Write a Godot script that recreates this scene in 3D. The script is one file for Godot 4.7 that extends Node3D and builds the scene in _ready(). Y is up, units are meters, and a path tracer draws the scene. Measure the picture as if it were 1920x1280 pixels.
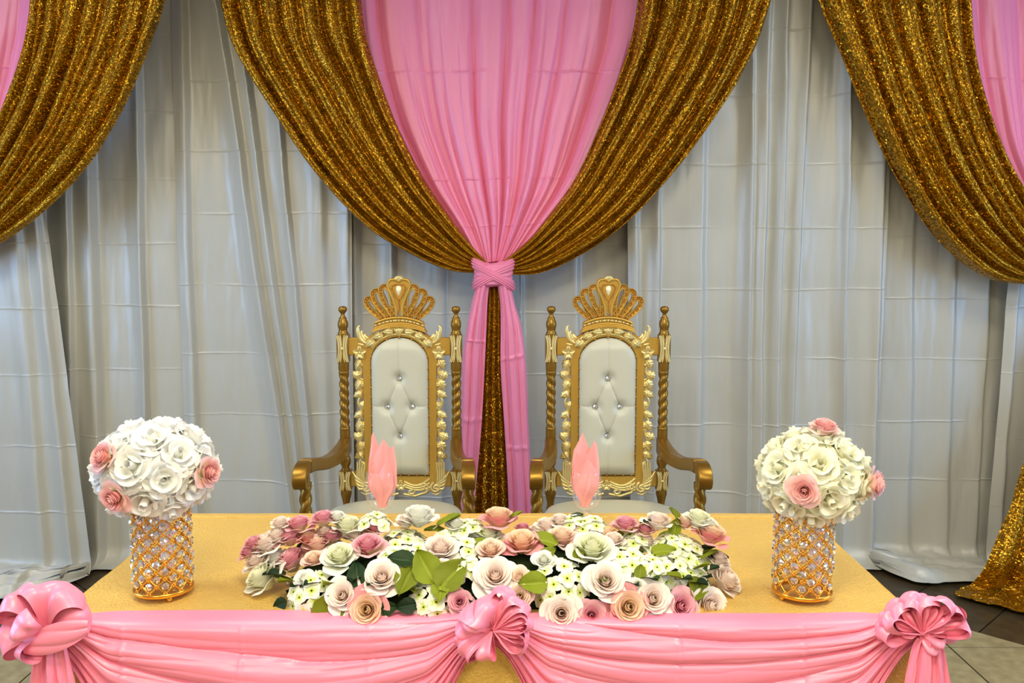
extends Node3D

# A wedding head table: draped backdrop, two carved throne chairs, a gold clothed table with flowers.

class MB:
	var v := PackedVector3Array()
	var n := PackedVector3Array()
	var t := PackedVector2Array()
	var c := PackedColorArray()
	var ix := PackedInt32Array()
	var colored := false

	func grid(nu: int, nv: int, f: Callable, col = null, us := 1.0, vs := 1.0, wrap := false) -> void:
		var b := v.size()
		var w := nv + 1
		for i in nu + 1:
			for j in w:
				var a := float(i) / nu
				var d := float(j) / nv
				v.append(f.call(a, d))
				n.append(Vector3.ZERO)
				t.append(Vector2(a * us, d * vs))
				if col == null:
					c.append(Color.WHITE)
				elif col is Color:
					colored = true
					c.append(col)
				else:
					colored = true
					c.append(col.call(a, d))
		for i in nu:
			for j in nv:
				var p := b + i * w + j
				tri(p, p + 1, p + w)
				tri(p + 1, p + w + 1, p + w)
		if wrap:
			for j in w:
				var s := n[b + j] + n[b + nu * w + j]
				n[b + j] = s
				n[b + nu * w + j] = s
		for i in range(b, v.size()):
			n[i] = n[i].normalized() if n[i].length_squared() > 1e-20 else Vector3.UP

	func tri(i: int, j: int, k: int) -> void:
		ix.append(i)
		ix.append(j)
		ix.append(k)
		var m := (v[k] - v[i]).cross(v[j] - v[i])
		n[i] += m
		n[j] += m
		n[k] += m

	func facet(pts: Array, col := Color.WHITE) -> void:
		# a flat convex face, its corners in either order
		var b := v.size()
		for p in pts:
			v.append(p)
			t.append(Vector2(p.x, p.z))
			c.append(col)
			n.append(Vector3.ZERO)
		for i in range(1, pts.size() - 1):
			tri(b, b + i, b + i + 1)
		for i in range(b, v.size()):
			n[i] = n[i].normalized()

	func sphere(o: Vector3, r: Vector3, nu := 12, nv := 7, col = null) -> void:
		grid(nu, nv, func(a: float, d: float): return o + Vector3(cos(a * TAU) * sin(d * PI) * r.x, cos(d * PI) * r.y, sin(a * TAU) * sin(d * PI) * r.z), col, 1, 1, true)

	func lathe(prof: Array, seg := 20, o := Vector3.ZERO, vs := 1.0) -> void:
		# prof: Vector2(radius, height), sharp corners where a point is repeated
		var run := []
		for i in prof.size():
			run.append(prof[i])
			if (i + 1 < prof.size() and prof[i + 1] == prof[i]) or i == prof.size() - 1:
				if run.size() > 1:
					var q := run.duplicate()
					grid(seg, q.size() - 1, func(a: float, d: float):
						var p: Vector2 = q[roundi(d * (q.size() - 1))]
						return o + Vector3(cos(a * TAU) * p.x, p.y, sin(a * TAU) * p.x), null, 1, vs, true)
				run = []

	func box(o: Vector3, s: Vector3, ch := 0.003, turn := Basis()) -> void:
		# a box with chamfered edges
		var h := s / 2
		var k := minf(ch, minf(h.x, minf(h.y, h.z)) * 0.9)
		for ax in 3:
			for sg in [-1.0, 1.0]:
				var u := (ax + 1) % 3
				var w := (ax + 2) % 3
				var q := []
				for e in [[-1, -1], [1, -1], [1, 1], [-1, 1]]:
					var p := Vector3.ZERO
					p[ax] = h[ax] * sg
					p[u] = (h[u] - k) * e[0]
					p[w] = (h[w] - k) * e[1]
					q.append(o + turn * p)
				if sg < 0:
					q.reverse()
				q.reverse()
				facet(q)
				# edges of this axis direction
				var e2 := []
				for g in [[h[u], h[w] - k], [h[u] - k, h[w]]]:
					for z in [-1, 1]:
						var p := Vector3.ZERO
						p[u] = g[0] * sg
						p[w] = g[1]
						p[ax] = (h[ax] - k) * z
						e2.append(o + turn * p)
				facet([e2[0], e2[1], e2[3], e2[2]])
				var e3 := []
				for g in [[h[u], h[w] - k], [h[u] - k, h[w]]]:
					for z in [-1, 1]:
						var p := Vector3.ZERO
						p[u] = g[0] * sg
						p[w] = -g[1]
						p[ax] = (h[ax] - k) * z
						e3.append(o + turn * p)
				facet([e3[0], e3[1], e3[3], e3[2]])

	func tube(path: Array, rad, seg := 8, closed := false, flat := 1.0) -> void:
		# a round bar along a path; rad is a number or a list, flat squeezes it towards z
		var m := path.size()
		var fr := []
		var side := Vector3.ZERO
		for i in m:
			var d: Vector3
			if closed:
				d = path[(i + 1) % m] - path[(i + m - 1) % m]
			else:
				d = path[mini(i + 1, m - 1)] - path[maxi(i - 1, 0)]
			d = d.normalized()
			if side == Vector3.ZERO:
				side = d.cross(Vector3.BACK if absf(d.z) < 0.9 else Vector3.RIGHT).normalized()
			side = (side - d * side.dot(d)).normalized()
			fr.append([side, d.cross(side)])
		var cnt := m if closed else m - 1
		grid(cnt, seg, func(a: float, d: float):
			var i := roundi(a * cnt) % m
			var r: float = rad[i] if rad is Array else rad
			var q: Vector3 = fr[i][0] * cos(d * TAU) * r + fr[i][1] * sin(d * TAU) * r
			q.z *= flat
			return path[i] + q)
		if not closed:
			for e in [0, m - 1]:
				var r: float = rad[e] if rad is Array else rad
				if r > 0.0005:
					var q := []
					for k in seg:
						var p: Vector3 = fr[e][0] * cos(k * TAU / seg) * r + fr[e][1] * sin(k * TAU / seg) * r
						p.z *= flat
						q.append(path[e] + p)
					facet(q)

	func band(path: Array, closed: bool, sect: Array, zdir := Vector3.BACK) -> void:
		# a moulding: section points (across, height) carried along a path that lies across zdir
		var m := path.size()
		var cnt := m if closed else m - 1
		var k := sect.size() - 1
		grid(cnt, k, func(a: float, d: float):
			var i := roundi(a * cnt) % m
			var g: Vector3
			if closed:
				g = path[(i + 1) % m] - path[(i + m - 1) % m]
			else:
				g = path[mini(i + 1, m - 1)] - path[maxi(i - 1, 0)]
			var s: Vector2 = sect[roundi(d * k)]
			return path[i] + g.normalized().cross(zdir) * s.x + zdir * s.y)

	func done() -> ArrayMesh:
		var a := []
		a.resize(Mesh.ARRAY_MAX)
		a[Mesh.ARRAY_VERTEX] = v
		a[Mesh.ARRAY_NORMAL] = n
		a[Mesh.ARRAY_TEX_UV] = t
		if colored:
			a[Mesh.ARRAY_COLOR] = c
		a[Mesh.ARRAY_INDEX] = ix
		var m := ArrayMesh.new()
		m.add_surface_from_arrays(Mesh.PRIMITIVE_TRIANGLES, a)
		return m


const SWAG_A_OUT := [Vector2(-1.336, 3.037), Vector2(-1.269, 2.610), Vector2(-1.206, 2.381), Vector2(-1.047, 2.115), Vector2(-0.863, 1.844), Vector2(-0.651, 1.619), Vector2(-0.447, 1.491), Vector2(-0.279, 1.421), Vector2(-0.133, 1.409)]
const SWAG_A_IN := [Vector2(-0.693, 3.037), Vector2(-0.658, 2.610), Vector2(-0.633, 2.427), Vector2(-0.583, 2.266), Vector2(-0.505, 2.056), Vector2(-0.393, 1.833), Vector2(-0.282, 1.666), Vector2(-0.188, 1.542), Vector2(-0.116, 1.462)]
const SWAG_B_OUT := [Vector2(1.232, 3.037), Vector2(1.128, 2.610), Vector2(1.046, 2.358), Vector2(0.905, 2.115), Vector2(0.707, 1.844), Vector2(0.506, 1.630), Vector2(0.302, 1.487), Vector2(0.121, 1.409), Vector2(-0.024, 1.404)]
const SWAG_B_IN := [Vector2(0.593, 3.037), Vector2(0.552, 2.610), Vector2(0.524, 2.450), Vector2(0.474, 2.289), Vector2(0.395, 2.080), Vector2(0.288, 1.844), Vector2(0.180, 1.690), Vector2(0.072, 1.559), Vector2(-0.036, 1.467)]
const SWAG_C_OUT := [Vector2(1.232, 3.037), Vector2(1.340, 2.610), Vector2(1.442, 2.381), Vector2(1.572, 2.103), Vector2(1.727, 1.821), Vector2(1.881, 1.607), Vector2(2.033, 1.462), Vector2(2.183, 1.378), Vector2(2.342, 1.358), Vector2(2.499, 1.363), Vector2(2.631, 1.385)]
const SWAG_C_IN := [Vector2(1.929, 3.037), Vector2(1.986, 2.610), Vector2(2.013, 2.404), Vector2(2.067, 2.196), Vector2(2.163, 1.962), Vector2(2.295, 1.738), Vector2(2.399, 1.607), Vector2(2.489, 1.523), Vector2(2.553, 1.474), Vector2(2.603, 1.450), Vector2(2.652, 1.433)]
const SWAG_D_OUT := [Vector2(-1.366, 2.982), Vector2(-1.454, 2.570), Vector2(-1.525, 2.372), Vector2(-1.626, 2.149), Vector2(-1.750, 1.947), Vector2(-1.897, 1.776), Vector2(-2.066, 1.638), Vector2(-2.235, 1.534), Vector2(-2.402, 1.476), Vector2(-2.531, 1.456)]
const SWAG_D_IN := [Vector2(-1.960, 2.982), Vector2(-2.016, 2.570), Vector2(-2.040, 2.416), Vector2(-2.081, 2.283), Vector2(-2.150, 2.127), Vector2(-2.206, 2.026), Vector2(-2.296, 1.867), Vector2(-2.410, 1.707), Vector2(-2.488, 1.581), Vector2(-2.544, 1.511)]
const FAN_A_OUT := [Vector2(-0.756, 3.062), Vector2(-0.729, 2.628), Vector2(-0.693, 2.372), Vector2(-0.601, 2.089), Vector2(-0.451, 1.814), Vector2(-0.282, 1.608), Vector2(-0.131, 1.412)]
const FAN_A_IN := [Vector2(0.685, 3.062), Vector2(0.626, 2.628), Vector2(0.573, 2.372), Vector2(0.460, 2.077), Vector2(0.332, 1.838), Vector2(0.159, 1.632), Vector2(-0.037, 1.412)]
const FAN_B_OUT := [Vector2(1.914, 3.062), Vector2(1.960, 2.628), Vector2(1.989, 2.419), Vector2(2.041, 2.207), Vector2(2.140, 1.946), Vector2(2.352, 1.644), Vector2(2.552, 1.510), Vector2(2.667, 1.400)]
const FAN_B_IN := [Vector2(3.238, 3.062), Vector2(3.226, 2.628), Vector2(3.214, 2.372), Vector2(3.155, 2.089), Vector2(3.025, 1.814), Vector2(2.892, 1.632), Vector2(2.767, 1.486), Vector2(2.707, 1.400)]
const FAN_C_OUT := [Vector2(-3.228, 3.004), Vector2(-3.218, 2.586), Vector2(-3.205, 2.340), Vector2(-3.146, 2.068), Vector2(-3.027, 1.803), Vector2(-2.876, 1.628), Vector2(-2.743, 1.511), Vector2(-2.620, 1.436)]
const FAN_C_IN := [Vector2(-1.955, 3.004), Vector2(-1.995, 2.586), Vector2(-2.033, 2.407), Vector2(-2.083, 2.250), Vector2(-2.167, 2.068), Vector2(-2.298, 1.838), Vector2(-2.450, 1.652), Vector2(-2.583, 1.436)]
const TAIL_A_OUT := [Vector2(-0.157, 1.367), Vector2(-0.184, 1.270), Vector2(-0.208, 1.149), Vector2(-0.226, 1.003), Vector2(-0.235, 0.707), Vector2(-0.242, 0.456), Vector2(-0.248, 0.203), Vector2(-0.254, 0.006)]
const TAIL_A_IN := [Vector2(-0.101, 1.367), Vector2(-0.111, 1.270), Vector2(-0.116, 1.149), Vector2(-0.124, 0.978), Vector2(-0.140, 0.707), Vector2(-0.163, 0.456), Vector2(-0.184, 0.203), Vector2(-0.199, 0.006)]
const TAIL_B_OUT := [Vector2(-0.067, 1.367), Vector2(-0.053, 1.270), Vector2(-0.051, 1.149), Vector2(-0.051, 0.978), Vector2(-0.034, 0.707), Vector2(-0.020, 0.456), Vector2(-0.012, 0.203), Vector2(-0.005, 0.006)]
const TAIL_B_IN := [Vector2(-0.010, 1.367), Vector2(0.014, 1.270), Vector2(0.041, 1.174), Vector2(0.063, 1.003), Vector2(0.076, 0.707), Vector2(0.089, 0.456), Vector2(0.099, 0.203), Vector2(0.110, 0.006)]
const TAIL_G_OUT := [Vector2(-0.126, 1.366), Vector2(-0.129, 1.269), Vector2(-0.134, 1.146), Vector2(-0.147, 0.974), Vector2(-0.165, 0.700), Vector2(-0.189, 0.448), Vector2(-0.215, 0.193), Vector2(-0.236, -0.006)]
const TAIL_G_IN := [Vector2(-0.049, 1.366), Vector2(-0.041, 1.269), Vector2(-0.037, 1.146), Vector2(-0.032, 0.974), Vector2(-0.017, 0.700), Vector2(0.000, 0.448), Vector2(0.015, 0.193), Vector2(0.025, -0.006)]
const TAIL_C_OUT := [Vector3(2.589, 1.367, -4.100), Vector3(2.534, 1.103, -4.080), Vector3(2.412, 0.816, -4.040), Vector3(2.293, 0.571, -3.990), Vector3(2.199, 0.352, -3.940), Vector3(2.100, 0.162, -3.890), Vector3(2.048, 0.015, -3.935), Vector3(1.951, 0.015, -3.859), Vector3(1.942, 0.015, -3.816)]
const TAIL_C_IN := [Vector3(2.654, 1.367, -4.100), Vector3(2.703, 1.103, -4.080), Vector3(2.744, 0.816, -4.040), Vector3(2.800, 0.571, -3.990), Vector3(2.853, 0.352, -3.940), Vector3(2.905, 0.125, -3.890), Vector3(2.917, 0.015, -3.798), Vector3(2.771, 0.015, -3.571), Vector3(2.519, 0.015, -3.231)]
const KNOT_A := Vector3(-0.084, 1.403, -4.100)
const KNOT_B := Vector3(2.635, 1.403, -4.100)
const KNOT_C := Vector3(-2.548, 1.465, -3.960)
const PANELS := [
	[-3.235, -3.418, -2.180, -2.006, 2.607, 0.451, -4.120, 0.36, [[-2.837, -2.972, 0.060, 0.040], [-2.462, -2.526, 0.050, 0.040], [-2.251, -2.192, 0.050, 0.030], [-2.185, -2.068, 0.030, 0.030]]],
	[-2.314, -2.315, -1.532, -1.549, 2.649, 0.409, -4.280, 0.05, [[-2.167, -2.225, 0.040, 0.030], [-2.026, -2.094, 0.030, 0.030], [-1.929, -1.976, 0.045, 0.045], [-1.710, -1.747, 0.022, 0.035], [-1.554, -1.564, 0.030, -0.012]]],
	[-1.561, -1.577, -0.746, -0.765, 2.654, 0.404, -4.300, 0.05, [[-1.505, -1.520, 0.035, 0.030], [-1.341, -1.078, 0.026, 0.045], [-1.258, -1.018, 0.022, 0.040], [-1.113, -0.951, 0.020, 0.030], [-0.905, -0.884, 0.060, 0.018], [-0.763, -0.781, 0.020, 0.012]]],
	[-0.824, -0.844, 0.612, 0.633, 2.678, 0.380, -4.390, 0.05, [[-0.739, -0.749, 0.028, 0.040], [-0.570, -0.581, 0.024, 0.035], [-0.325, -0.343, 0.050, 0.020], [0.017, 0.063, 0.016, 0.050], [0.300, 0.317, 0.060, 0.020]]],
	[0.516, 0.566, 1.758, 1.755, 2.649, 0.409, -4.280, 0.05, [[0.560, 0.602, 0.030, 0.035], [0.682, 0.684, 0.024, 0.040], [0.877, 0.895, 0.050, 0.020], [1.101, 1.119, 0.020, 0.030], [1.169, 1.178, 0.035, 0.050], [1.252, 1.266, 0.026, 0.045], [1.364, 1.327, 0.020, 0.030], [1.544, 1.585, 0.018, 0.040], [1.715, 1.734, 0.025, 0.025]]],
	[1.712, 1.723, 2.427, 2.368, 2.662, 0.396, -4.330, 0.34, [[1.873, 1.926, 0.050, 0.012], [2.070, 2.121, 0.040, 0.012], [2.267, 2.264, 0.030, 0.015]]],
	[2.351, 2.287, 3.539, 3.687, 2.644, 0.414, -4.260, 0.05, [[2.388, 2.335, 0.030, 0.040], [2.642, 2.714, 0.050, 0.040], [3.006, 3.150, 0.050, 0.040]]]]
const ROSES := [
	["cream", -0.556, 0.782, -1.973, -0.63, 0.72, 0.29, 0.0480],
	["pink", -0.505, 0.808, -2.016, -0.38, 0.91, 0.14, 0.0428],
	["pink", -0.514, 0.859, -2.041, -0.21, 0.97, 0.09, 0.0346],
	["pink", -0.495, 0.884, -2.052, -0.15, 0.99, 0.07, 0.0335],
	["pink", -0.440, 0.897, -2.059, -0.09, 0.99, 0.06, 0.0311],
	["cream", -0.384, 0.879, -2.057, -0.06, 1.00, 0.04, 0.0373],
	["blush", -0.564, 0.845, -2.028, -0.32, 0.94, 0.13, 0.0393],
	["pink", -0.593, 0.851, -2.024, -0.34, 0.93, 0.15, 0.0270],
	["peach", -0.450, 0.841, -2.039, -0.18, 0.98, 0.06, 0.0371],
	["cream", -0.378, 0.849, -1.932, -0.08, 0.92, 0.38, 0.0398],
	["pink", -0.321, 0.862, -1.963, -0.03, 0.96, 0.27, 0.0393],
	["blush", -0.358, 0.794, -1.853, -0.06, 0.56, 0.83, 0.0361],
	["coral", -0.303, 0.770, -1.839, -0.03, 0.40, 0.92, 0.0460],
	["blush", -0.539, 0.892, -2.051, -0.18, 0.98, 0.09, 0.0235],
	["blush", -0.436, 0.872, -2.053, -0.11, 0.99, 0.05, 0.0223],
	["blush", -0.276, 0.826, -1.867, -0.01, 0.72, 0.69, 0.0420],
	["blush", -0.157, 0.865, -1.937, 0.01, 0.94, 0.35, 0.0399],
	["white", -0.218, 0.897, -2.067, 0.01, 1.00, 0.03, 0.0424],
	["pink", -0.319, 0.876, -2.059, -0.03, 1.00, 0.03, 0.0311],
	["coral", -0.032, 0.892, -2.067, 0.00, 1.00, 0.03, 0.0424],
	["cream", -0.052, 0.864, -2.046, 0.01, 1.00, 0.07, 0.0309],
	["peach", -0.047, 0.866, -1.933, 0.01, 0.93, 0.36, 0.0328],
	["blush", -0.035, 0.830, -1.863, 0.00, 0.72, 0.69, 0.0453],
	["pink", -0.110, 0.788, -1.837, 0.01, 0.49, 0.87, 0.0269],
	["peach", 0.016, 0.832, -1.865, -0.00, 0.73, 0.68, 0.0238],
	["coral", 0.021, 0.869, -1.962, -0.00, 0.96, 0.27, 0.0428],
	["peach", 0.114, 0.868, -2.006, 0.00, 0.98, 0.20, 0.0376],
	["cream", 0.176, 0.863, -1.935, 0.02, 0.93, 0.36, 0.0493],
	["blush", 0.103, 0.765, -1.832, 0.00, 0.37, 0.93, 0.0414],
	["pink", 0.167, 0.759, -1.834, 0.02, 0.33, 0.94, 0.0336],
	["blush", 0.198, 0.820, -1.862, 0.03, 0.69, 0.73, 0.0442],
	["blush", 0.082, 0.878, -2.061, -0.00, 1.00, 0.03, 0.0324],
	["pink", 0.025, 0.878, -2.061, -0.00, 1.00, 0.03, 0.0199],
	["coral", 0.220, 0.860, -2.053, 0.04, 1.00, 0.03, 0.0311],
	["coral", 0.244, 0.773, -1.843, 0.06, 0.42, 0.91, 0.0461],
	["blush", 0.297, 0.785, -1.856, 0.10, 0.51, 0.85, 0.0419],
	["pink", 0.359, 0.765, -1.868, 0.21, 0.40, 0.89, 0.0376],
	["blush", 0.426, 0.755, -1.894, 0.43, 0.35, 0.83, 0.0404],
	["blush", 0.479, 0.780, -1.973, 0.66, 0.69, 0.30, 0.0396],
	["coral", 0.458, 0.862, -2.041, 0.26, 0.96, 0.09, 0.0432],
	["blush", 0.339, 0.889, -2.060, 0.09, 0.99, 0.05, 0.0349],
	["pink", 0.266, 0.882, -2.060, 0.05, 1.00, 0.04, 0.0324],
	["pink", 0.310, 0.873, -2.057, 0.09, 1.00, 0.04, 0.0224],
	["cream", 0.433, 0.897, -2.055, 0.17, 0.98, 0.08, 0.0348],
	["peach", 0.017, 0.798, -1.842, -0.00, 0.54, 0.84, 0.0292],
	["blush", -0.542, 0.863, -2.038, -0.24, 0.97, 0.11, 0.0321],
	["coral", -0.474, 0.858, -2.045, -0.17, 0.98, 0.06, 0.0297],
	["pink", -0.419, 0.857, -2.049, -0.11, 0.99, 0.04, 0.0298],
	["blush", -0.582, 0.815, -2.006, -0.46, 0.87, 0.20, 0.0317],
	["white", -0.544, 0.820, -2.017, -0.38, 0.91, 0.15, 0.0294],
	["peach", -0.442, 0.838, -1.957, -0.17, 0.94, 0.30, 0.0261],
	["blush", -0.366, 0.862, -2.052, -0.06, 1.00, 0.04, 0.0273],
	["white", -0.409, 0.903, -2.064, -0.06, 1.00, 0.05, 0.0224],
	["blush", 0.060, 0.864, -2.058, -0.00, 1.00, 0.02, 0.0299],
	["coral", 0.156, 0.870, -2.058, 0.01, 1.00, 0.02, 0.0299],
	["blush", 0.233, 0.860, -2.023, 0.05, 0.99, 0.15, 0.0269],
	["blush", 0.471, 0.813, -2.014, 0.45, 0.88, 0.16, 0.0318],
	["blush", -0.247, 0.890, -2.065, 0.00, 1.00, 0.03, 0.0274],
	["white", 0.452, 0.886, -2.050, 0.20, 0.98, 0.09, 0.0297],
	["peach", 0.404, 0.890, -2.057, 0.15, 0.99, 0.07, 0.0248],
	["white", -0.087, 0.864, -2.058, 0.01, 1.00, 0.02, 0.0274],
	["white", 0.268, 0.810, -1.863, 0.07, 0.65, 0.75, 0.0227],
	["blush", -0.149, 0.847, -1.885, 0.01, 0.82, 0.57, 0.0206],
	["white", 0.069, 0.855, -1.902, -0.00, 0.87, 0.49, 0.0254],
	["white", -0.451, 0.814, -1.900, -0.19, 0.77, 0.60, 0.0231],
	["blush", 0.112, 0.893, -2.067, 0.00, 1.00, 0.03, 0.0250],
	["white", -0.131, 0.881, -2.064, 0.01, 1.00, 0.02, 0.0274],
	["blush", 0.310, 0.848, -2.048, 0.12, 0.99, 0.03, 0.0273],
	["pink", -0.604, 0.835, -2.013, -0.41, 0.89, 0.19, 0.0220]]
const HYDRANGEAS := [
	[-0.438, 0.794, -1.875, -0.17, 0.61, 0.77, 0.0503],
	[-0.255, 0.862, -2.056, -0.01, 1.00, 0.02, 0.0547],
	[-0.217, 0.864, -1.937, 0.00, 0.94, 0.35, 0.0423],
	[-0.324, 0.900, -2.066, -0.02, 1.00, 0.04, 0.0349],
	[-0.112, 0.869, -1.960, 0.01, 0.96, 0.28, 0.0499],
	[-0.099, 0.850, -1.889, 0.01, 0.83, 0.55, 0.0298],
	[-0.170, 0.787, -1.839, 0.01, 0.49, 0.87, 0.0471],
	[-0.097, 0.887, -2.064, 0.01, 1.00, 0.03, 0.0324],
	[0.104, 0.828, -1.863, 0.00, 0.71, 0.70, 0.0589],
	[0.183, 0.890, -2.065, 0.01, 1.00, 0.03, 0.0424],
	[0.149, 0.896, -2.067, 0.01, 1.00, 0.03, 0.0300],
	[0.253, 0.855, -1.930, 0.06, 0.92, 0.38, 0.0492],
	[0.303, 0.837, -1.906, 0.11, 0.85, 0.51, 0.0463],
	[0.385, 0.855, -2.045, 0.18, 0.98, 0.06, 0.0495],
	[0.356, 0.831, -1.930, 0.19, 0.89, 0.42, 0.0492],
	[0.432, 0.821, -2.025, 0.35, 0.93, 0.11, 0.0467],
	[0.407, 0.810, -1.940, 0.33, 0.85, 0.41, 0.0354],
	[0.344, 0.836, -2.041, 0.18, 0.98, 0.05, 0.0445],
	[0.411, 0.847, -2.040, 0.24, 0.97, 0.08, 0.0445],
	[0.288, 0.860, -2.053, 0.08, 1.00, 0.03, 0.0348],
	[0.230, 0.841, -1.891, 0.04, 0.82, 0.57, 0.0299],
	[-0.150, 0.866, -2.036, 0.01, 0.99, 0.11, 0.0345],
	[-0.262, 0.860, -1.923, -0.01, 0.91, 0.40, 0.0303]]
const LEAVES := [
	["olive", -0.381, 0.766, -1.848, -0.09, 0.39, 0.92, 0.0587, 40],
	["dark", -0.330, 0.830, -1.877, -0.04, 0.76, 0.65, 0.0388, 100],
	["dark", -0.500, 0.758, -1.894, -0.39, 0.38, 0.84, 0.0254, 200],
	["olive", -0.147, 0.887, -2.064, 0.01, 1.00, 0.03, 0.0399, 60],
	["olive", -0.180, 0.868, -2.058, 0.01, 1.00, 0.02, 0.0324, 150],
	["olive", -0.185, 0.844, -1.881, 0.01, 0.80, 0.60, 0.0548, 110],
	["olive", -0.127, 0.834, -1.868, 0.01, 0.74, 0.67, 0.0568, 60],
	["olive", -0.151, 0.805, -1.847, 0.01, 0.59, 0.81, 0.0337, 270],
	["olive", -0.225, 0.823, -1.860, 0.00, 0.69, 0.72, 0.0453, 255],
	["dark", -0.240, 0.853, -1.902, -0.00, 0.87, 0.50, 0.0392, 170],
	["dark", -0.222, 0.779, -1.836, 0.00, 0.44, 0.90, 0.0291, 190],
	["olive", 0.072, 0.869, -1.976, -0.00, 0.97, 0.25, 0.0431, 140],
	["olive", 0.079, 0.861, -1.919, -0.00, 0.91, 0.42, 0.0279, 60],
	["olive", 0.043, 0.819, -1.854, -0.00, 0.66, 0.75, 0.0429, 190],
	["olive", 0.144, 0.860, -1.921, 0.01, 0.91, 0.41, 0.0210, 90],
	["olive", 0.010, 0.899, -2.068, -0.00, 1.00, 0.03, 0.0225, 60],
	["olive", 0.382, 0.899, -2.059, 0.12, 0.99, 0.06, 0.0323, 90],
	["olive", 0.380, 0.876, -2.053, 0.14, 0.99, 0.06, 0.0273, 80],
	["olive", 0.256, 0.855, -2.053, 0.07, 1.00, 0.02, 0.0422, 70],
	["olive", 0.340, 0.842, -1.979, 0.16, 0.96, 0.24, 0.0384, 20],
	["olive", 0.399, 0.789, -1.899, 0.32, 0.65, 0.69, 0.0416, 240],
	["dark", 0.312, 0.886, -2.060, 0.08, 1.00, 0.04, 0.0199, 300],
	["dark", 0.472, 0.820, -2.019, 0.42, 0.90, 0.15, 0.0343, 40],
	["dark", 0.152, 0.899, -2.068, 0.01, 1.00, 0.03, 0.0200, 20],
	["olive", 0.275, 0.832, -1.888, 0.08, 0.79, 0.60, 0.0229, 80],
	["olive", -0.074, 0.869, -1.966, 0.01, 0.96, 0.26, 0.0214, 30],
	["dark", -0.090, 0.775, -1.833, 0.01, 0.42, 0.91, 0.0246, 300],
	["dark", -0.258, 0.774, -1.837, -0.01, 0.42, 0.91, 0.0269, 10]]


var rng := RandomNumberGenerator.new()
var M := {}
var noise := FastNoiseLite.new()

# ---------------------------------------------------------------- helpers

func mat(called: String, col: Color, rough := 0.5, metal := 0.0, spec := 0.5) -> StandardMaterial3D:
	var m := StandardMaterial3D.new()
	m.resource_name = called
	m.albedo_color = col
	m.roughness = rough
	m.metallic = metal
	m.metallic_specular = spec
	m.cull_mode = BaseMaterial3D.CULL_DISABLED
	M[called] = m
	return m

func obj(called: String, mesh: Mesh, m: Material, parent: Node = null, at := Transform3D()) -> MeshInstance3D:
	var o := MeshInstance3D.new()
	o.name = called
	o.mesh = mesh
	o.material_override = m
	o.transform = at
	(parent if parent else self).add_child(o, true)
	return o

func node(called: String, parent: Node, at := Transform3D()) -> Node3D:
	var o := Node3D.new()
	o.name = called
	o.transform = at
	parent.add_child(o, true)
	return o

func thing(called: String, label: String, category: String, at := Vector3.ZERO, group := "") -> Node3D:
	var o := node(called, self, Transform3D(Basis(), at))
	tag(o, label, category, group)
	return o

func tag(o: Node, label: String, category: String, group := "") -> void:
	o.set_meta("label", label)
	o.set_meta("category", category)
	if group:
		o.set_meta("group", group)

func struct(o: Node, label := "") -> void:
	o.set_meta("kind", "structure")
	if label:
		o.set_meta("label", label)

func cr(p: Array, t: float):
	# a smooth curve through points, t from 0 to 1
	var k := p.size() - 1
	var x := clampf(t, 0, 1) * k
	var i := mini(int(x), k - 1)
	var f := x - i
	var a = p[maxi(i - 1, 0)]
	var b = p[i]
	var c = p[i + 1]
	var d = p[mini(i + 2, k)]
	return (b * 2.0 + (c - a) * f + (a * 2.0 - b * 5.0 + c * 4.0 - d) * (f * f) + (b * 3.0 - a - c * 3.0 + d) * (f * f * f)) * 0.5

func basis_up(up: Vector3, spin := 0.0) -> Basis:
	# y along up
	var x := up.cross(Vector3.BACK if absf(up.z) < 0.9 else Vector3.RIGHT).normalized()
	var z := x.cross(up).normalized()
	return Basis(x, up.normalized(), z) * Basis(Vector3.UP, spin)

func sp(x: float, e: float) -> float:
	return pow(absf(x), e)

func lin(r: float, g: float, b: float) -> Color:
	return Color(r, g, b).srgb_to_linear()

func ns(x: float, y: float, f := 1.0) -> float:
	return noise.get_noise_2d(x * f * 100.0, y * f * 100.0)

# ---------------------------------------------------------------- materials

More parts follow.
